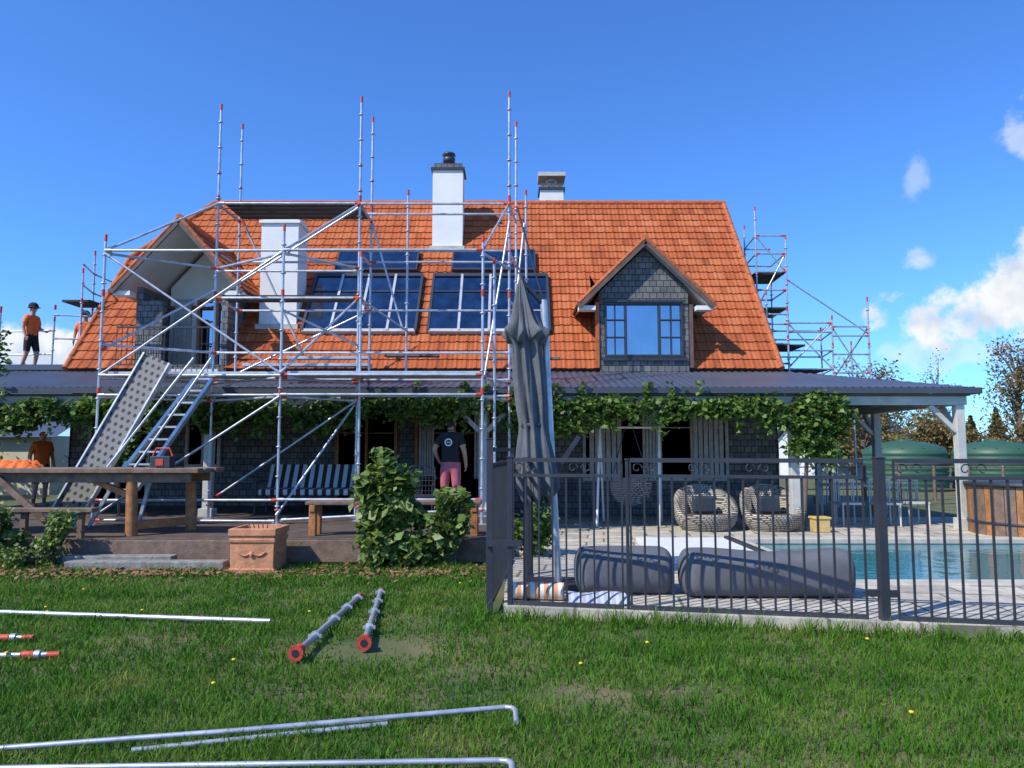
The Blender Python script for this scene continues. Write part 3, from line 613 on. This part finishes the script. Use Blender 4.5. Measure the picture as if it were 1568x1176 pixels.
# ------------------------------------------------------------ pool fence
F=group('pool_fence')
def panel(p,q,z0=.12,z1=1.5,scrolls=True,sp=.125):
    mb=MB(); p=Vector((p[0],p[1],0));q=Vector((q[0],q[1],0));L=(q-p).length;d=(q-p)/L
    def P_(s,z): return p+d*s+Vector((0,0,z))
    for z,h in ((z1,.04),(z1-.15,.03),(z0,.04)): mb.beam(P_(0,z),P_(L,z),.035,h,m_fence)
    n=int(L/sp)
    for i in range(n+1): s_=L*i/n; mb.beam(P_(s_,z0-.0 if 0<i<n else z0-.06),P_(s_,z1-.15 if 0<i<n else z1),.017,.017,m_fence,up=(0,1,0))
    if scrolls:
        for i in range(n):
            c=L*(i+.5)/n
            if i%4 in (0,1):
                sg=1 if i%4==0 else -1
                pts=[P_(c+sg*(.05*math.cos(a)*(1-a/9)),z1-.075+.055*math.sin(a)*(1-a/9)) for a in [k*.6 for k in range(11)]]
                mb.path(pts,.006,m_fence,5)
    mb.build('panel',F)
def post(x,y,h,w_=.07):
    mb=MB(); mb.box(x-w_/2,x+w_/2,y-w_/2,y+w_/2,0,h,m_fence); mb.box(x-w_/2-.006,x+w_/2+.006,y-w_/2-.006,y+w_/2+.006,h,h+.015,m_fence); mb.build('post',F,.004)
fy=fence_y
post(-.22,7.5,1.70,.065); post(-.02,7.46,1.52,.05); panel((.0,fy(.0)),(1.05,fy(1.05))); post(1.1,fy(1.1),1.5,.03); panel((1.13,fy(1.13)),(3.16,fy(3.16)))
post(3.3,fy(3.3),1.52,.08); panel((3.42,fy(3.42)),(5.6,fy(5.6))); post(5.7,fy(5.7),1.52,.07)
panel((-.2,7.56),(.0,10.4),.12,1.6,False,.16); post(-.0,10.5,1.6,.06); panel((.12,7.6),(.22,9.2),.12,1.5,False,.18); post(.23,9.25,1.55,.05)
mb=MB(); mb.box(3.18,3.26,fy(3.2)-.02,fy(3.2)+.02,.3,.36,m_fence); mb.box(3.34,3.42,fy(3.4)-.02,fy(3.4)+.02,.3,.36,m_fence); mb.box(-.25,.1,7.42,7.46,.66,.72,m_fence); mb.build('hinges',F)
# ------------------------------------------------------------ umbrella
U=group('closed_patio_umbrella'); mb=MB()
mb.tube((.51,8.4,.1),(.36,8.45,3.3),.04,m_galv,12); mb.box(.2,.8,8.15,8.7,.1,.16,m_dark)
mb.tube((.36,8.45,3.25),(.12,8.4,3.5),.03,m_dark,8); mb.tube((.12,8.4,3.5),(.11,8.4,3.56),.02,m_dark,8); mb.tube((.12,8.4,3.4),(.32,8.4,.98),.025,m_dark,8)
mb.tube((.36,8.45,3.28),(.06,8.5,4.4),.012,m_dark,6)
mb.beam((.44,8.4,1.3),(.75,8.4,1.75),.03,.05,m_dark)
mb.build('pole',U)
prof=[(3.52,.02),(3.44,.05),(3.3,.075),(3.12,.115),(2.98,.17),(2.88,.235),(2.83,.235),(2.82,.14),(2.6,.15),(2.3,.155),(2.0,.15),(1.88,.125),(1.7,.155),(1.5,.185),(1.3,.19),(1.2,.2),(1.1,.17),(1.04,.12)]
mb=MB(); n=96; vs=[];fs=[]
for j,(z,r) in enumerate(prof):
    ax=.1+(3.5-z)*.085
    for i in range(n):
        t=2*math.pi*i/n; k=1+.20*math.cos(8*t+.9*math.sin(z*2.2)+z*.5)*min(1,r/.1)+.09*math.cos(13*t+z*1.9)+.06*math.cos(21*t-z*3)+.08*math.cos(3*t+z*2.7)
        vs.append((ax+r*k*math.cos(t),8.4+r*k*math.sin(t),z+(.06*math.cos(8*t+1)+.03*math.cos(5*t) if j in (5,6) else 0)+(.06*math.cos(5*t) if j>=16 else 0)))
for j in range(len(prof)-1):
    for i in range(n): fs.append((j*n+i,j*n+(i+1)%n,(j+1)*n+(i+1)%n,(j+1)*n+i))
mb.add(vs,fs,m_umb,True); 
ax=.1+(3.5-1.85)*.085; mb.lathe((ax,8.4,1.85),[(.135,0),(.142,.0),(.142,.04),(.135,.04)],m_dark,24)
o=mb.build('canopy',U); ss=o.modifiers.new('s','SUBSURF'); ss.levels=1; ss.render_levels=1
# ------------------------------------------------------------ bean bags
def bag(x0,x1,y,r,zb,seed):
    mb=MB(); n=40; k=44; vs=[];fs=[]
    for j in range(k+1):
        s_=j/k; s_=.5-.5*math.cos(math.pi*s_); x=x0+(x1-x0)*s_; e=min(s_,1-s_)*(x1-x0)/r; rr=r*(max(0,1-(1-min(1,e/.5))**2.6)**.45)
        if j in (0,k): rr=r*.02
        for i in range(n):
            t=2*math.pi*i/n; c,s2=math.cos(t),math.sin(t)
            cc=math.copysign(abs(c)**.7,c); s3=math.copysign(abs(s2)**.7,s2)
            wr=1+.03*math.sin(3*t+x*3.1+seed)+.02*math.sin(5*t-x*6+seed*2)
            sag=1-.08*math.sin(math.pi*s_)+.03*math.sin(x*5+seed) if s2>0 else 1
            vs.append((x,y+rr*1.0*cc*wr,max(zb+.001,zb+r*.84+rr*.92*s3*wr*sag)))
    for j in range(k):
        for i in range(n): fs.append((j*n+i,j*n+(i+1)%n,(j+1)*n+(i+1)%n,(j+1)*n+i))
    mb.add(vs,fs,m_bag,True); o=mb.build('bean_bag_lounger')
bag(.66,1.70,8.13,.27,.104,1.0); bag(1.74,3.52,7.95,.265,.104,4.0)
mb=MB(); mb.tube((-.02,7.72,.19),(.52,7.66,.19),.085,m_stripeo,16); mb.tube((-.025,7.72,.19),(-.02,7.72,.19),.06,m_whitep,16); mb.build('rolled_towel')
mb=MB(); vs=[];fs=[]
for i in range(9):
    for j in range(7): vs.append((.55+i*.07,7.40+j*.06-.02*i*.3,.12+.08*math.sin(j/6*math.pi)**.6+.012*math.sin(i*.9+j*.7)))
for i in range(8):
    for j in range(6): fs.append((i*7+j,(i+1)*7+j,(i+1)*7+j+1,i*7+j+1))
mb.add(vs,fs,stripes('striped_blanket',(.5,.52,.58),(.35,.38,.45),14),True); mb.build('folded_blanket')
# ------------------------------------------------------------ planter, table, bench
mb=MB(); cx,cy=-3.35,10.1
def ring(z,r): return [(cx-r,cy-r,z),(cx+r,cy-r,z),(cx+r,cy+r,z),(cx-r,cy+r,z)]
pr=[(0,.295),(.07,.295),(.075,.278),(.40,.280),(.41,.295),(.45,.30),(.455,.285),(.49,.285),(.495,.305),(.58,.305),(.585,.27),(.585,.25),(.5,.24)]
vs=[];fs=[]
for z,r in pr: vs+=ring(z,r)
for j in range(len(pr)-1):
    for i in range(4): fs.append((j*4+i,j*4+(i+1)%4,(j+1)*4+(i+1)%4,(j+1)*4+i))
mb.add(vs,fs,m_terra); mb.poly(ring(.52,.245),m_soil)
for a0,a1 in ((-.18,0),(0,.18)):
    mb.path([(cx+a0+(a1-a0)*k/8,cy-.285,.29-.05*math.sin(math.pi*k/8)) for k in range(9)],.014,m_terra)
mb.lathe((cx,cy-.28,.26),[(.025,-.03),(.035,0),(.025,.03)],m_terra,10)
mb.path([(cx+.285,cy-.18+.36*k/8,.29-.05*math.sin(math.pi*k/8)) for k in range(9)],.014,m_terra)
for i in range(5): mb.tube((cx-.1+i*.05,cy,.52),(cx-.15+i*.07,cy-.02*i,.62),.008,m_bark,5)
mb.build('terracotta_planter',bevel=.008)
T=group('picnic_table'); mb=MB(); ty=10.95
for i in range(5): mb.box(-8.6,-4.55+.03*(i%2),ty+i*.2,ty+.19+i*.2,1.26,1.33-.004*(i%3),m_timber2)
mb.box(-8.5,-4.7,ty+.1,ty+.16,1.12,1.255,m_timber2); mb.box(-8.5,-4.7,ty+.8,ty+.86,1.12,1.255,m_timber2)
for x,y in ((-5.55,11.1),(-5.0,11.85),(-7.6,11.1),(-8.2,11.85)): mb.tube((x,y,.352),(x-.03,y,1.25),.085,m_timber,12,.075)
mb.beam((-5.5,11.12,.5),(-5.0,11.85,.5),.09,.12,m_timber); mb.beam((-7.6,11.1,.5),(-8.2,11.8,.5),.09,.12,m_timber)
mb.beam((-5.6,11.2,.9),(-6.3,11.2,1.2),.07,.09,m_timber); mb.beam((-7.5,11.0,1.2),(-6.6,11.0,.45),.07,.09,m_timber2)
mb.box(-8.3,-5.9,10.66,10.85,.72,.78,m_timber2)
for x in (-8.0,-6.9,-6.1): mb.beam((x,10.76,.352),(x,10.76,.72),.08,.08,m_timber2)
mb.build('frame',T,.01)
B=group('garden_bench'); mb=MB()
for i in range(3): mb.box(-3.0,-.45,11.0+i*.14,11.12+i*.14,.8,.85,m_timber2)
for x in (-2.95,-.6): mb.box(x,x+.1,11.02,11.12,.35,.8,m_timber); mb.box(x,x+.1,11.3,11.4,.35,.8,m_timber); mb.box(x+.01,x+.09,11.0,11.42,.7,.798,m_timber)
mb.build('frame',B,.008)
mb=MB(); vs=[];fs=[]; nx,ny=22,10
for i in range(nx):
    for j in range(ny):
        u=i/(nx-1);v=j/(ny-1); e=min(1,6*min(u,1-u,v,1-v))**.5
        vs.append((-7.9+u*.85+.03*math.sin(j*2),11.05+v*.4+.03*math.sin(i*1.7),1.335+e*(.05+.05*abs(math.sin(i*.9+j*.6))+.03*math.sin(i*2.3-j*1.1))))
for i in range(nx-1):
    for j in range(ny-1): fs.append((i*ny+j,(i+1)*ny+j,(i+1)*ny+j+1,i*ny+j+1))
mb.add(vs,fs,m_hivis,True); mb.build('hi_vis_jacket')
mb=MB(); mb.box(-5.45,-5.15,11.35,11.55,1.331,1.5,m_dark); mb.box(-5.36,-5.24,11.34,11.349,1.36,1.46,m_red); mb.path([(-5.45,11.45,1.5),(-5.4,11.45,1.62),(-5.2,11.45,1.62),(-5.15,11.45,1.5)],.015,m_red); mb.build('site_radio',bevel=.01)
# ------------------------------------------------------------ bushes
def bush(name,specs,n,ls,mat,stem):
    g=group(name); Ps=[];mb=MB()
    for c,r,k,nn,sp_ in specs:
        C,P=clumps(c,r,k,nn,sp_,.5); Ps.append(P[P[:,2]>.03])
        for q in C: mb.tube((stem[0]+random.uniform(-.1,.1),stem[1],stem[2]),tuple(q),.012,m_bark,5,.005)
    leaves('foliage',np.concatenate(Ps),ls,mat,g,aspect=.75); mb.build('stems',g)
bush('grape_bush',[((-1.66,10.3,.75),(.40,.28,.62),34,2500,.075),((-1.72,10.3,1.35),(.2,.14,.32),10,480,.05),((-1.6,10.25,.3),(.45,.28,.25),14,1000,.08),((-1.95,10.2,1.0),(.12,.1,.3),5,200,.04)],0,.13,m_leaf2,(-1.6,10.35,0))
bush('grape_bush',[((-.88,10.35,.72),(.22,.18,.36),12,700,.06),((-.92,10.3,.3),(.28,.2,.22),8,420,.06),((-.65,10.3,.95),(.1,.1,.12),4,120,.04)],0,.125,m_leaf2,(-.88,10.35,0))
bush('garden_shrub',[((-6.15,10.25,.45),(.2,.2,.4),14,1400,.06)],0,.055,m_leaf2,(-6.15,10.3,0))
bush('garden_shrub',[((-6.95,10.25,.5),(.35,.25,.45),20,2200,.07)],0,.065,m_leaf,(-6.95,10.3,0))
bush('garden_shrub',[((-6.6,10.1,.2),(.2,.2,.2),10,800,.05)],0,.05,m_leaf2,(-6.6,10.2,0))
bush('potted_shrub',[((-9.5,12.6,.9),(.5,.4,.4),16,1800,.09)],0,.09,m_leaf,(-9.5,12.6,.35))
bush('garden_shrub',[((.35,10.9,.45),(.3,.35,.35),14,1100,.08)],0,.09,m_leaf,(.35,10.9,.1))
# ------------------------------------------------------------ veranda furniture
g=group('striped_outdoor_sofa'); mb=MB()
mb.box(-4.9,-3.1,14.6,15.2,.72,.84,m_stripeb); mb.build('seat_cushion',g,.03)
mb=MB(); mb.add([(-4.9,15.15,.85),(-3.1,15.15,.85),(-3.1,15.4,1.3),(-4.9,15.4,1.3),(-4.9,15.25,.85),(-3.1,15.25,.85),(-3.1,15.5,1.28),(-4.9,15.5,1.28)],[(0,1,2,3),(7,6,5,4),(3,2,6,7),(0,3,7,4),(1,5,6,2)],m_stripeb); mb.build('back_cushion',g)
mb=MB()
for x in (-4.95,-3.05):
    for y in (14.6,15.3): mb.tube((x,y,.35),(x,y,.98),.025,m_dark)
    mb.tube((x,14.55,.98),(x,15.35,.98),.025,m_dark)
mb.tube((-4.95,14.6,.65),(-3.05,14.6,.65),.025,m_dark); mb.build('frame',g)
def wire_chair(x,y,z,face=1):
    g=group('iron_garden_chair'); mb=MB()
    for dx in (-.22,.22):
        mb.tube((x+dx,y-.2,z),(x+dx,y-.2,z+.65),.012,m_dark); mb.tube((x+dx,y+.2,z),(x+dx,y+.22,z+.95),.012,m_dark); mb.tube((x+dx,y-.2,z+.65),(x+dx,y+.2,z+.67),.012,m_dark)
    mb.box(x-.24,x+.24,y-.22,y+.2,z+.43,z+.46,m_dark)
    mb.path([(x+.24*math.cos(a),y+.22,z+.72+.26*math.sin(a)) for a in [k*math.pi/10 for k in range(11)]],.012,m_dark)
    for k in range(-3,4): mb.tube((x+k*.06,y+.2,z+.46),(x+k*.06,y+.22,z+.72+.22*math.cos(k*.3)),.006,m_dark,5)
    for k in range(4): mb.tube((x-.22,y+.21,z+.52+k*.09),(x+.22,y+.21,z+.52+k*.09),.006,m_dark,5)
    mb.build('frame',g)
wire_chair(-1.9,13.9,.35); wire_chair(-2.5,15.0,.35); wire_chair(-1.6,13.3,.35)
g=group('iron_garden_table'); mb=MB(); mb.lathe((-1.9,14.6,1.05),[(0,0),(.5,0),(.5,.03),(0,.03)],m_dark,24); mb.tube((-1.9,14.6,.35),(-1.9,14.6,1.05),.03,m_dark)
for a in (0,2.1,4.2): mb.tube((-1.9,14.6,.5),(-1.9+.35*math.cos(a),14.6+.35*math.sin(a),.35),.02,m_dark)
mb.build('frame',g)
g=group('barbecue_grill'); mb=MB(); mb.box(-.6,-.1,15.0,15.5,.95,1.1,m_dark); mb.lathe((-.35,15.25,1.1),[(.27,0),(.26,.1),(.18,.2),(0,.24)],m_dark,16)
for dx in (-.2,.2): 
    for dy in (-.2,.2): mb.tube((-.35+dx,15.25+dy,.35),(-.35+dx,15.25+dy,.95),.02,m_dark)
mb.build('body',g)
g=group('hanging_swing_seat'); mb=MB()
for x,s_ in ((1.75,-1),(2.95,1)):
    mb.tube((x-.12,14.6,.12),(x+.02,15.2,2.05),.025,m_whitep); mb.tube((x+.16,15.8,.12),(x+.02,15.2,2.05),.025,m_whitep)
mb.tube((1.77,15.2,2.05),(2.97,15.2,2.05),.025,m_whitep); mb.build('frame',g)
mb=MB(); vs=[];fs=[]
for j in range(9):
    for i in range(13):
        a=math.pi*i/12; e=j/8; r=.42*math.sin(.15+e*1.5); vs.append((2.36-r*math.cos(a)*1.0,15.0+r*.6*math.sin(a),.5+.5*(1-math.cos(e*1.5))))
for j in range(8):
    for i in range(12): fs.append((j*13+i,j*13+i+1,(j+1)*13+i+1,(j+1)*13+i))
mb.add(vs,fs,m_wicker,True)
for sx in (-.38,.38): mb.tube((2.36+sx,15.1,.98),(2.36+sx*.2,15.2,2.05),.01,m_dark)
mb.build('seat',g)
def wicker(x,y,z):
    g=group('wicker_armchair'); mb=MB(); n=28; vs=[];fs=[]
    H_=[(0,.42),(.10,.5),(.22,.55),(.32,.56)]
    rise=lambda t:.40*max(0,math.sin(t)+.35)**.9
    for j,(h,r) in enumerate(H_):
        for i in range(n):
            t=2*math.pi*i/n; vs.append((x+r*1.05*math.cos(t),y+r*math.sin(t),z+h+(rise(t) if j==3 else 0)))
    for i in range(n):
        t=2*math.pi*i/n; vs.append((x+.48*math.cos(t),y+.46*math.sin(t),z+.32+rise(t)-.02))
    for i in range(n):
        t=2*math.pi*i/n; vs.append((x+.44*math.cos(t),y+.42*math.sin(t),z+.28))
    for j in range(5):
        for i in range(n): fs.append((j*n+i,j*n+(i+1)%n,(j+1)*n+(i+1)%n,(j+1)*n+i))
    fs.append(tuple(range(5*n,6*n))); mb.add(vs,fs,m_wicker,True); mb.build('body',g)
    mb=MB(); mb.box(x-.22,x+.18,y+.05,y+.2,z+.3,z+.62,m_dark); mb.build('cushion',g,.04)
wicker(3.65,14.3,.104); wicker(4.9,14.3,.104)
mb=MB(); mb.box(5.5,5.78,13.8,14.05,.104,.34,m_yellow); mb.box(5.48,5.8,13.78,14.07,.34,.38,m_yellow); mb.build('storage_crate',bevel=.01)
g=group('outdoor_dining_set'); mb=MB()
mb.box(6.6,8.0,15.6,16.5,.84,.88,m_beam)
for x in (6.7,7.9):
    for y in (15.7,16.4): mb.tube((x,y,.1),(x,y,.84),.03,m_beam)
mb.build('table',g)
mb=MB()
for x,y in ((6.7,15.1),(7.4,15.05),(8.1,15.3)):
    for dx in (-.2,.2):
        mb.tube((x+dx,y-.2,.1),(x+dx,y-.2,.55),.018,m_beam); mb.tube((x+dx,y+.2,.1),(x+dx,y+.22,1.0),.018,m_beam)
    mb.box(x-.22,x+.22,y-.22,y+.2,.52,.56,m_beam)
    for k in range(5): mb.tube((x-.16+k*.08,y+.2,.56),(x-.16+k*.08,y+.22,1.0),.01,m_beam,5)
    mb.box(x-.22,x+.22,y+.19,y+.23,.97,1.03,m_beam)
mb.build('chairs',g)
g=group('wooden_hot_tub'); mb=MB(); c=(9.55,13.6,.1); n=40
for i in range(n):
    t0=2*math.pi*i/n; t1=2*math.pi*(i+.94)/n; r=1.2
    vs=[(c[0]+q*math.cos(t),c[1]+q*math.sin(t),z) for z in (.1,.95) for q,t in ((r,t0),(r,t1),(r-.05,t1),(r-.05,t0))]
    mb.add(vs,[(0,1,5,4),(1,2,6,5),(2,3,7,6),(3,0,4,7),(4,5,6,7)],m_timber2 if i%3 else m_timber)
mb.lathe(c,[(1.208,.2),(1.215,.2),(1.215,.24),(1.208,.24)],m_dark,40); mb.lathe(c,[(0,.86),(1.25,.86),(1.25,.92),(0,.95)],m_dark,40); mb.build('staves',g)
for x in (15.6,19.2):
    g=group('water_tank'); mb=MB(); pr=[(1.5,0)]
    for k in range(8): pr+=[(1.5,.03+k*.19),(1.53,.09+k*.19),(1.53,.13+k*.19),(1.5,.19+k*.19)]
    pr+=[(1.45,1.62),(1.2,1.78),(.7,1.9),(.3,1.94),(.3,2.0),(0,2.0)]
    mb.lathe((x,30,0),pr,m_greens,40)
    for k in range(12):
        a=2*math.pi*k/12; mb.beam((x+1.44*math.cos(a),30+1.44*math.sin(a),1.64),(x+.35*math.cos(a),30+.35*math.sin(a),1.93),.06,.04,m_greens)
    mb.build('shell',g)
g=group('neighbour_house'); mb=MB(); mb.box(17,22,42,48,0,2.3,m_white)
mb.poly([(16.6,41.6,2.25),(22.4,41.6,2.25),(22.4,45,3.6),(16.6,45,3.6)],m_corr); mb.poly([(16.6,48.4,2.25),(22.4,48.4,2.25),(22.4,45,3.6),(16.6,45,3.6)],m_corr)
mb.poly([(17,42,2.3),(17,48,2.3),(17,45,3.5)],m_white); mb.box(18,19,41.95,41.99,.9,2,m_dglass); mb.box(20,21,41.95,41.99,.9,2,m_dglass); mb.build('body',g)
g=group('garden_shed'); mb=MB(); mb.box(-24,-16.5,27,31,0,2.1,m_cream); mb.poly([(-24.3,26.7,2.05),(-16.2,26.7,2.05),(-16.2,29,3.0),(-24.3,29,3.0)],m_corr); mb.box(-20,-18.8,26.94,26.98,.9,1.8,m_dglass); mb.build('body',g)
tree('poplar_tree',24.3,36,7,.16,(24.3,36,4.0),(1.3,1.3,3.2),64,4200,.28,.15,m_leaf3)
tree('poplar_tree',23.9,42,7,.14,(23.9,42,3.6),(.9,1.0,3.4),34,1200,.26,.14,m_leaf3)
tree('garden_tree',20.9,37,4,.2,(20.9,37,2.0),(2.0,2,1.4),44,6500,.36,.18,m_leaf3)
tree('garden_tree',15.4,33,4,.18,(15.4,33,3.4),(1.9,1.4,2.0),36,4200,.34,.16,m_leaf3)
tree('garden_tree',18.0,40,4,.2,(18.0,40,2.6),(2.8,2,1.7),44,6000,.4,.2,m_leaf)
for x,h in ((24.5,3.4),(26,2.9),(27.8,3.6),(30,3.1),(23.2,3.0)):
    g=group('conifer_tree'); mb=MB(); mb.tube((x,38,0),(x,38,h+.2),.1,m_bark,6,.02); mb.build('trunk',g)
    n=2200; zz=rng.uniform(0,1,n)**.7; a=rng.uniform(0,6.28,n); rr=(1-zz)*1.0*rng.uniform(.4,1,n)*(1+.35*np.sin(zz*40+a*2)); P=np.stack([x+rr*np.cos(a),38+rr*np.sin(a),.3+zz*h],1); leaves('needles',P,.18,m_leaf4,g)
tree('garden_tree',-9.6,13,3,.06,(-9.2,13,3.3),(.38,.3,.5),9,420,.1,.13,m_leaf,.35)
tree('garden_tree',-19,24,4,.2,(-19.5,24,1.9),(2.4,2,1.3),40,6000,.4,.2,m_leaf)
tree('garden_tree',-13,27,4,.2,(-13,27,1.6),(2.2,2,1.0),40,5000,.4,.2,m_leaf4)
P=[]
for i in range(240):
    x=random.uniform(-75,90); h=random.uniform(1.5,3.6); P.append(rng.normal(size=(55,3))*np.array([1.3,.8,.6])+np.array([x,80,h*.6]))
P=np.concatenate(P); P=P[P[:,2]>0]; leaves('distant_tree_row',P,.7,m_leaf4)
mb=MB(); 
for i in range(26): mb.tube((9+i*1.1,24,0),(9+i*1.1,24,1.1),.05,m_timber2,6)
for z in (.35,.7,1.05): mb.tube((9,24,z),(37,24,z),.02,m_timber2,6)
mb.build('paddock_fence')
# ------------------------------------------------------------ people
def person(name,loc,rz,scale,over={},shirt=m_cloth_b,pants=m_pink,feet=m_boot,helmet=None,logo=False,long_sleeve=False,hair=True):
    J={'pel':(0,0,.96),'sp':(0,-.01,1.14),'ch':(0,0,1.36),'nk0':(0,0,1.49),'nk':(0,-.01,1.56),'hd':(0,-.02,1.66),'hd2':(0,-.015,1.74),
       'sl':(.17,0,1.44),'el':(.25,.03,1.17),'wl':(.26,-.06,.94),'hl':(.26,-.09,.86),'sr':(-.17,0,1.44),'er':(-.25,.03,1.17),'wr':(-.26,-.06,.94),'hr':(-.26,-.09,.86),
       'pl':(.095,0,.88),'kl':(.11,-.02,.49),'al':(.12,.03,.09),'fl':(.14,-.14,.045),'pr':(-.095,0,.88),'kr':(-.11,-.02,.49),'ar':(-.12,.03,.09),'fr':(-.14,-.14,.045)}
    J.update(over)
    Rr={'pel':(.15,.11),'sp':(.145,.10),'ch':(.17,.115),'nk0':(.09,.075),'nk':(.055,.055),'hd':(.078,.092),'hd2':(.066,.078),'sl':(.068,.068),'el':(.047,.047),'wl':(.03,.03),'hl':(.038,.02),'sr':(.068,.068),'er':(.047,.047),'wr':(.03,.03),'hr':(.038,.02),
        'pl':(.098,.098),'kl':(.06,.06),'al':(.04,.04),'fl':(.045,.035),'pr':(.098,.098),'kr':(.06,.06),'ar':(.04,.04),'fr':(.045,.035)}
    keys=list(J); E=[('pel','sp'),('sp','ch'),('ch','nk0'),('nk0','nk'),('nk','hd'),('hd','hd2'),('ch','sl'),('sl','el'),('el','wl'),('wl','hl'),('ch','sr'),('sr','er'),('er','wr'),('wr','hr'),('pel','pl'),('pl','kl'),('kl','al'),('al','fl'),('pel','pr'),('pr','kr'),('kr','ar'),('ar','fr')]
    vs=[Vector(J[k]) for k in keys]; ed=[(keys.index(a),keys.index(b_)) for a,b_ in E]; rad=[Rr[k] for k in keys]; roots=[keys.index('pel')]
    for sd,w_,h_ in (('l','wl','hl'),('r','wr','hr')):
        a=Vector(J[w_]);b_=Vector(J[h_]);d=(b_-a).normalized(); side=Vector((0,1,0)); side=(side-d*side.dot(d)).normalized(); inn=Vector((-1 if sd=='l' else 1,0,0))
        for k,(o_,ln) in enumerate(((-.03,.065),(-.01,.08),(.01,.075),(.03,.058))):
            i0=len(vs); base=b_+side*o_; vs+= [base-d*.01,base+d*ln*.55,base+d*ln*.85+inn*ln*.35]; rad+=[(.009,.009),(.0085,.0085),(.007,.007)]; ed+=[(i0,i0+1),(i0+1,i0+2)]; roots.append(i0)
        i0=len(vs); base=a.lerp(b_,.55)-side*.02; vs+=[base,base-side*.035+d*.025,base-side*.045+d*.06]; rad+=[(.012,.012),(.010,.010),(.008,.008)]; ed+=[(i0,i0+1),(i0+1,i0+2)]; roots.append(i0)
    me=bpy.data.meshes.new('tmp'); me.from_pydata([tuple(v) for v in vs],ed,[]); ob=bpy.data.objects.new('tmp',me); COL.objects.link(ob)
    ob.modifiers.new('k','SKIN'); s_=ob.modifiers.new('s','SUBSURF'); s_.levels=2; s_.render_levels=2
    for i,v in enumerate(me.skin_vertices[0].data): v.radius=rad[i]; v.use_root=(i in roots)
    dg=bpy.context.evaluated_depsgraph_get(); nm=bpy.data.meshes.new_from_object(ob.evaluated_get(dg)); bpy.data.objects.remove(ob)
    mats=[m_skin,shirt,pants,feet,m_hair]
    nm.materials.clear()
    for m_ in mats: nm.materials.append(m_)
    segs=[(a,b_) for a,b_ in E]
    def nearest(c):
        best=None;bd=9
        for a,b_ in segs:
            A=Vector(J[a]);B_=Vector(J[b_]);AB=B_-A;t=max(0,min(1,(c-A).dot(AB)/AB.length_squared)); dd=(c-(A+AB*t)).length-(Rr[a][0]*(1-t)+Rr[b_][0]*t)
            if dd<bd: bd=dd;best=(a,b_,t)
        return best
    push={}
    for p in nm.polygons:
        c=p.center; a,b_,t=nearest(c); i=0; p.use_smooth=True
        if b_ in('sp','ch') or (a=='ch' and b_=='nk0') or b_ in ('sl','sr'): i=1 if c.z<1.5 else 0
        if a=='pel' and b_=='sp' and t<.15: i=2
        if a in ('sl','sr'): i=1 if (long_sleeve or t<.62) else 0
        if a in ('el','er') and long_sleeve: i=1
        if b_ in ('pl','pr') : i=2
        if a in ('pl','pr'): i=2 if t<.88 else 0
        if a in('kl','kr') : i=3 if t>.75 else 0
        if a in('al','ar'): i=3
        if hair and b_ in('hd','hd2') and c.z>1.60 and (c.y>-.02 or c.z>1.75): i=4
        if c.z<.12: i=3
        p.material_index=i
        if i in (1,2):
            for v in p.vertices: push[v]=.014
    for v,k in push.items(): nm.vertices[v].co+=nm.vertices[v].normal*k
    o=bpy.data.objects.new('body',nm); COL.objects.link(o)
    g=group(name,loc); g.rotation_euler=(0,0,rz); g.scale=(scale,)*3; o.parent=g
    mb=MB(); hc=Vector(J['hd'])
    for sx in (-.032,.032): mb.lathe((hc.x+sx,hc.y-.088,hc.z+.015),[(0,-.01),(.012,0),(0,.01)],m_hair,8)
    mb.tube((hc.x,hc.y-.09,hc.z+.01),(hc.x,hc.y-.112,hc.z-.022),.008,m_skin,6,.014); mb.box(hc.x-.025,hc.x+.025,hc.y-.092,hc.y-.085,hc.z-.055,hc.z-.047,m_pink)
    for sx in (-.082,.082): mb.lathe((hc.x+sx,hc.y,hc.z-.03),[(0,0),(.014,.012),(.018,.035),(0,.06)],m_skin,8)
    mb.build('face',g)
    if helmet:
        mb=MB(); mb.lathe((hc.x,hc.y,hc.z+.05),[(.135,-.005),(.118,.0),(.122,.05),(.1,.10),(.055,.135),(0,.145)],helmet,20); mb.box(hc.x-.07,hc.x+.07,hc.y-.17,hc.y-.1,hc.z+.04,hc.z+.055,helmet); mb.build('helmet',g)
    if logo:
        mb=MB(); n=24; vs=[(r*math.cos(2*math.pi*i/n),.155,1.33+r*math.sin(2*math.pi*i/n)) for r in (.045,.07) for i in range(n)]
        mb.add(vs,[(i,(i+1)%n,n+(i+1)%n,n+i) for i in range(n)],m_whitep); mb.box(-.03,.03,.15,.156,1.322,1.34,m_whitep); mb.build('shirt_logo',g)
    return g
person('standing_man',(-1.14,14.0,.352),R(170),1.04,{'el':(.29,.05,1.2),'wl':(.24,-.10,1.0),'hl':(.21,-.15,.94),'er':(-.26,.05,1.18),'wr':(-.27,-.05,.95),'hr':(-.26,-.08,.87)},m_cloth_b,m_pink,m_boot,None,True)
person('scaffold_worker',(-12.15,18.8,3.545),R(80),.96,{'kl':(.11,-.10,.5),'al':(.13,.0,.09),'fl':(.13,-.17,.045),'kr':(-.11,.02,.49),'ar':(-.12,.16,.09),'fr':(-.12,0,.045),'el':(.24,-.02,1.18),'wl':(.2,-.24,1.1),'hl':(.18,-.31,1.08)},m_hivis,m_cloth_b,m_boot,m_cloth_b)
person('scaffold_worker',(-11.2,19.5,3.545),R(20),.92,{'el':(.28,-.05,1.2),'wl':(.15,-.25,1.15),'hl':(.1,-.32,1.16)},m_hivis,m_cloth_b,m_boot,m_cloth_b)
person('site_worker',(-10.35,16.6,.35),R(60),.95,{},m_hivis,m_cloth_b,m_boot,None)
print('done')
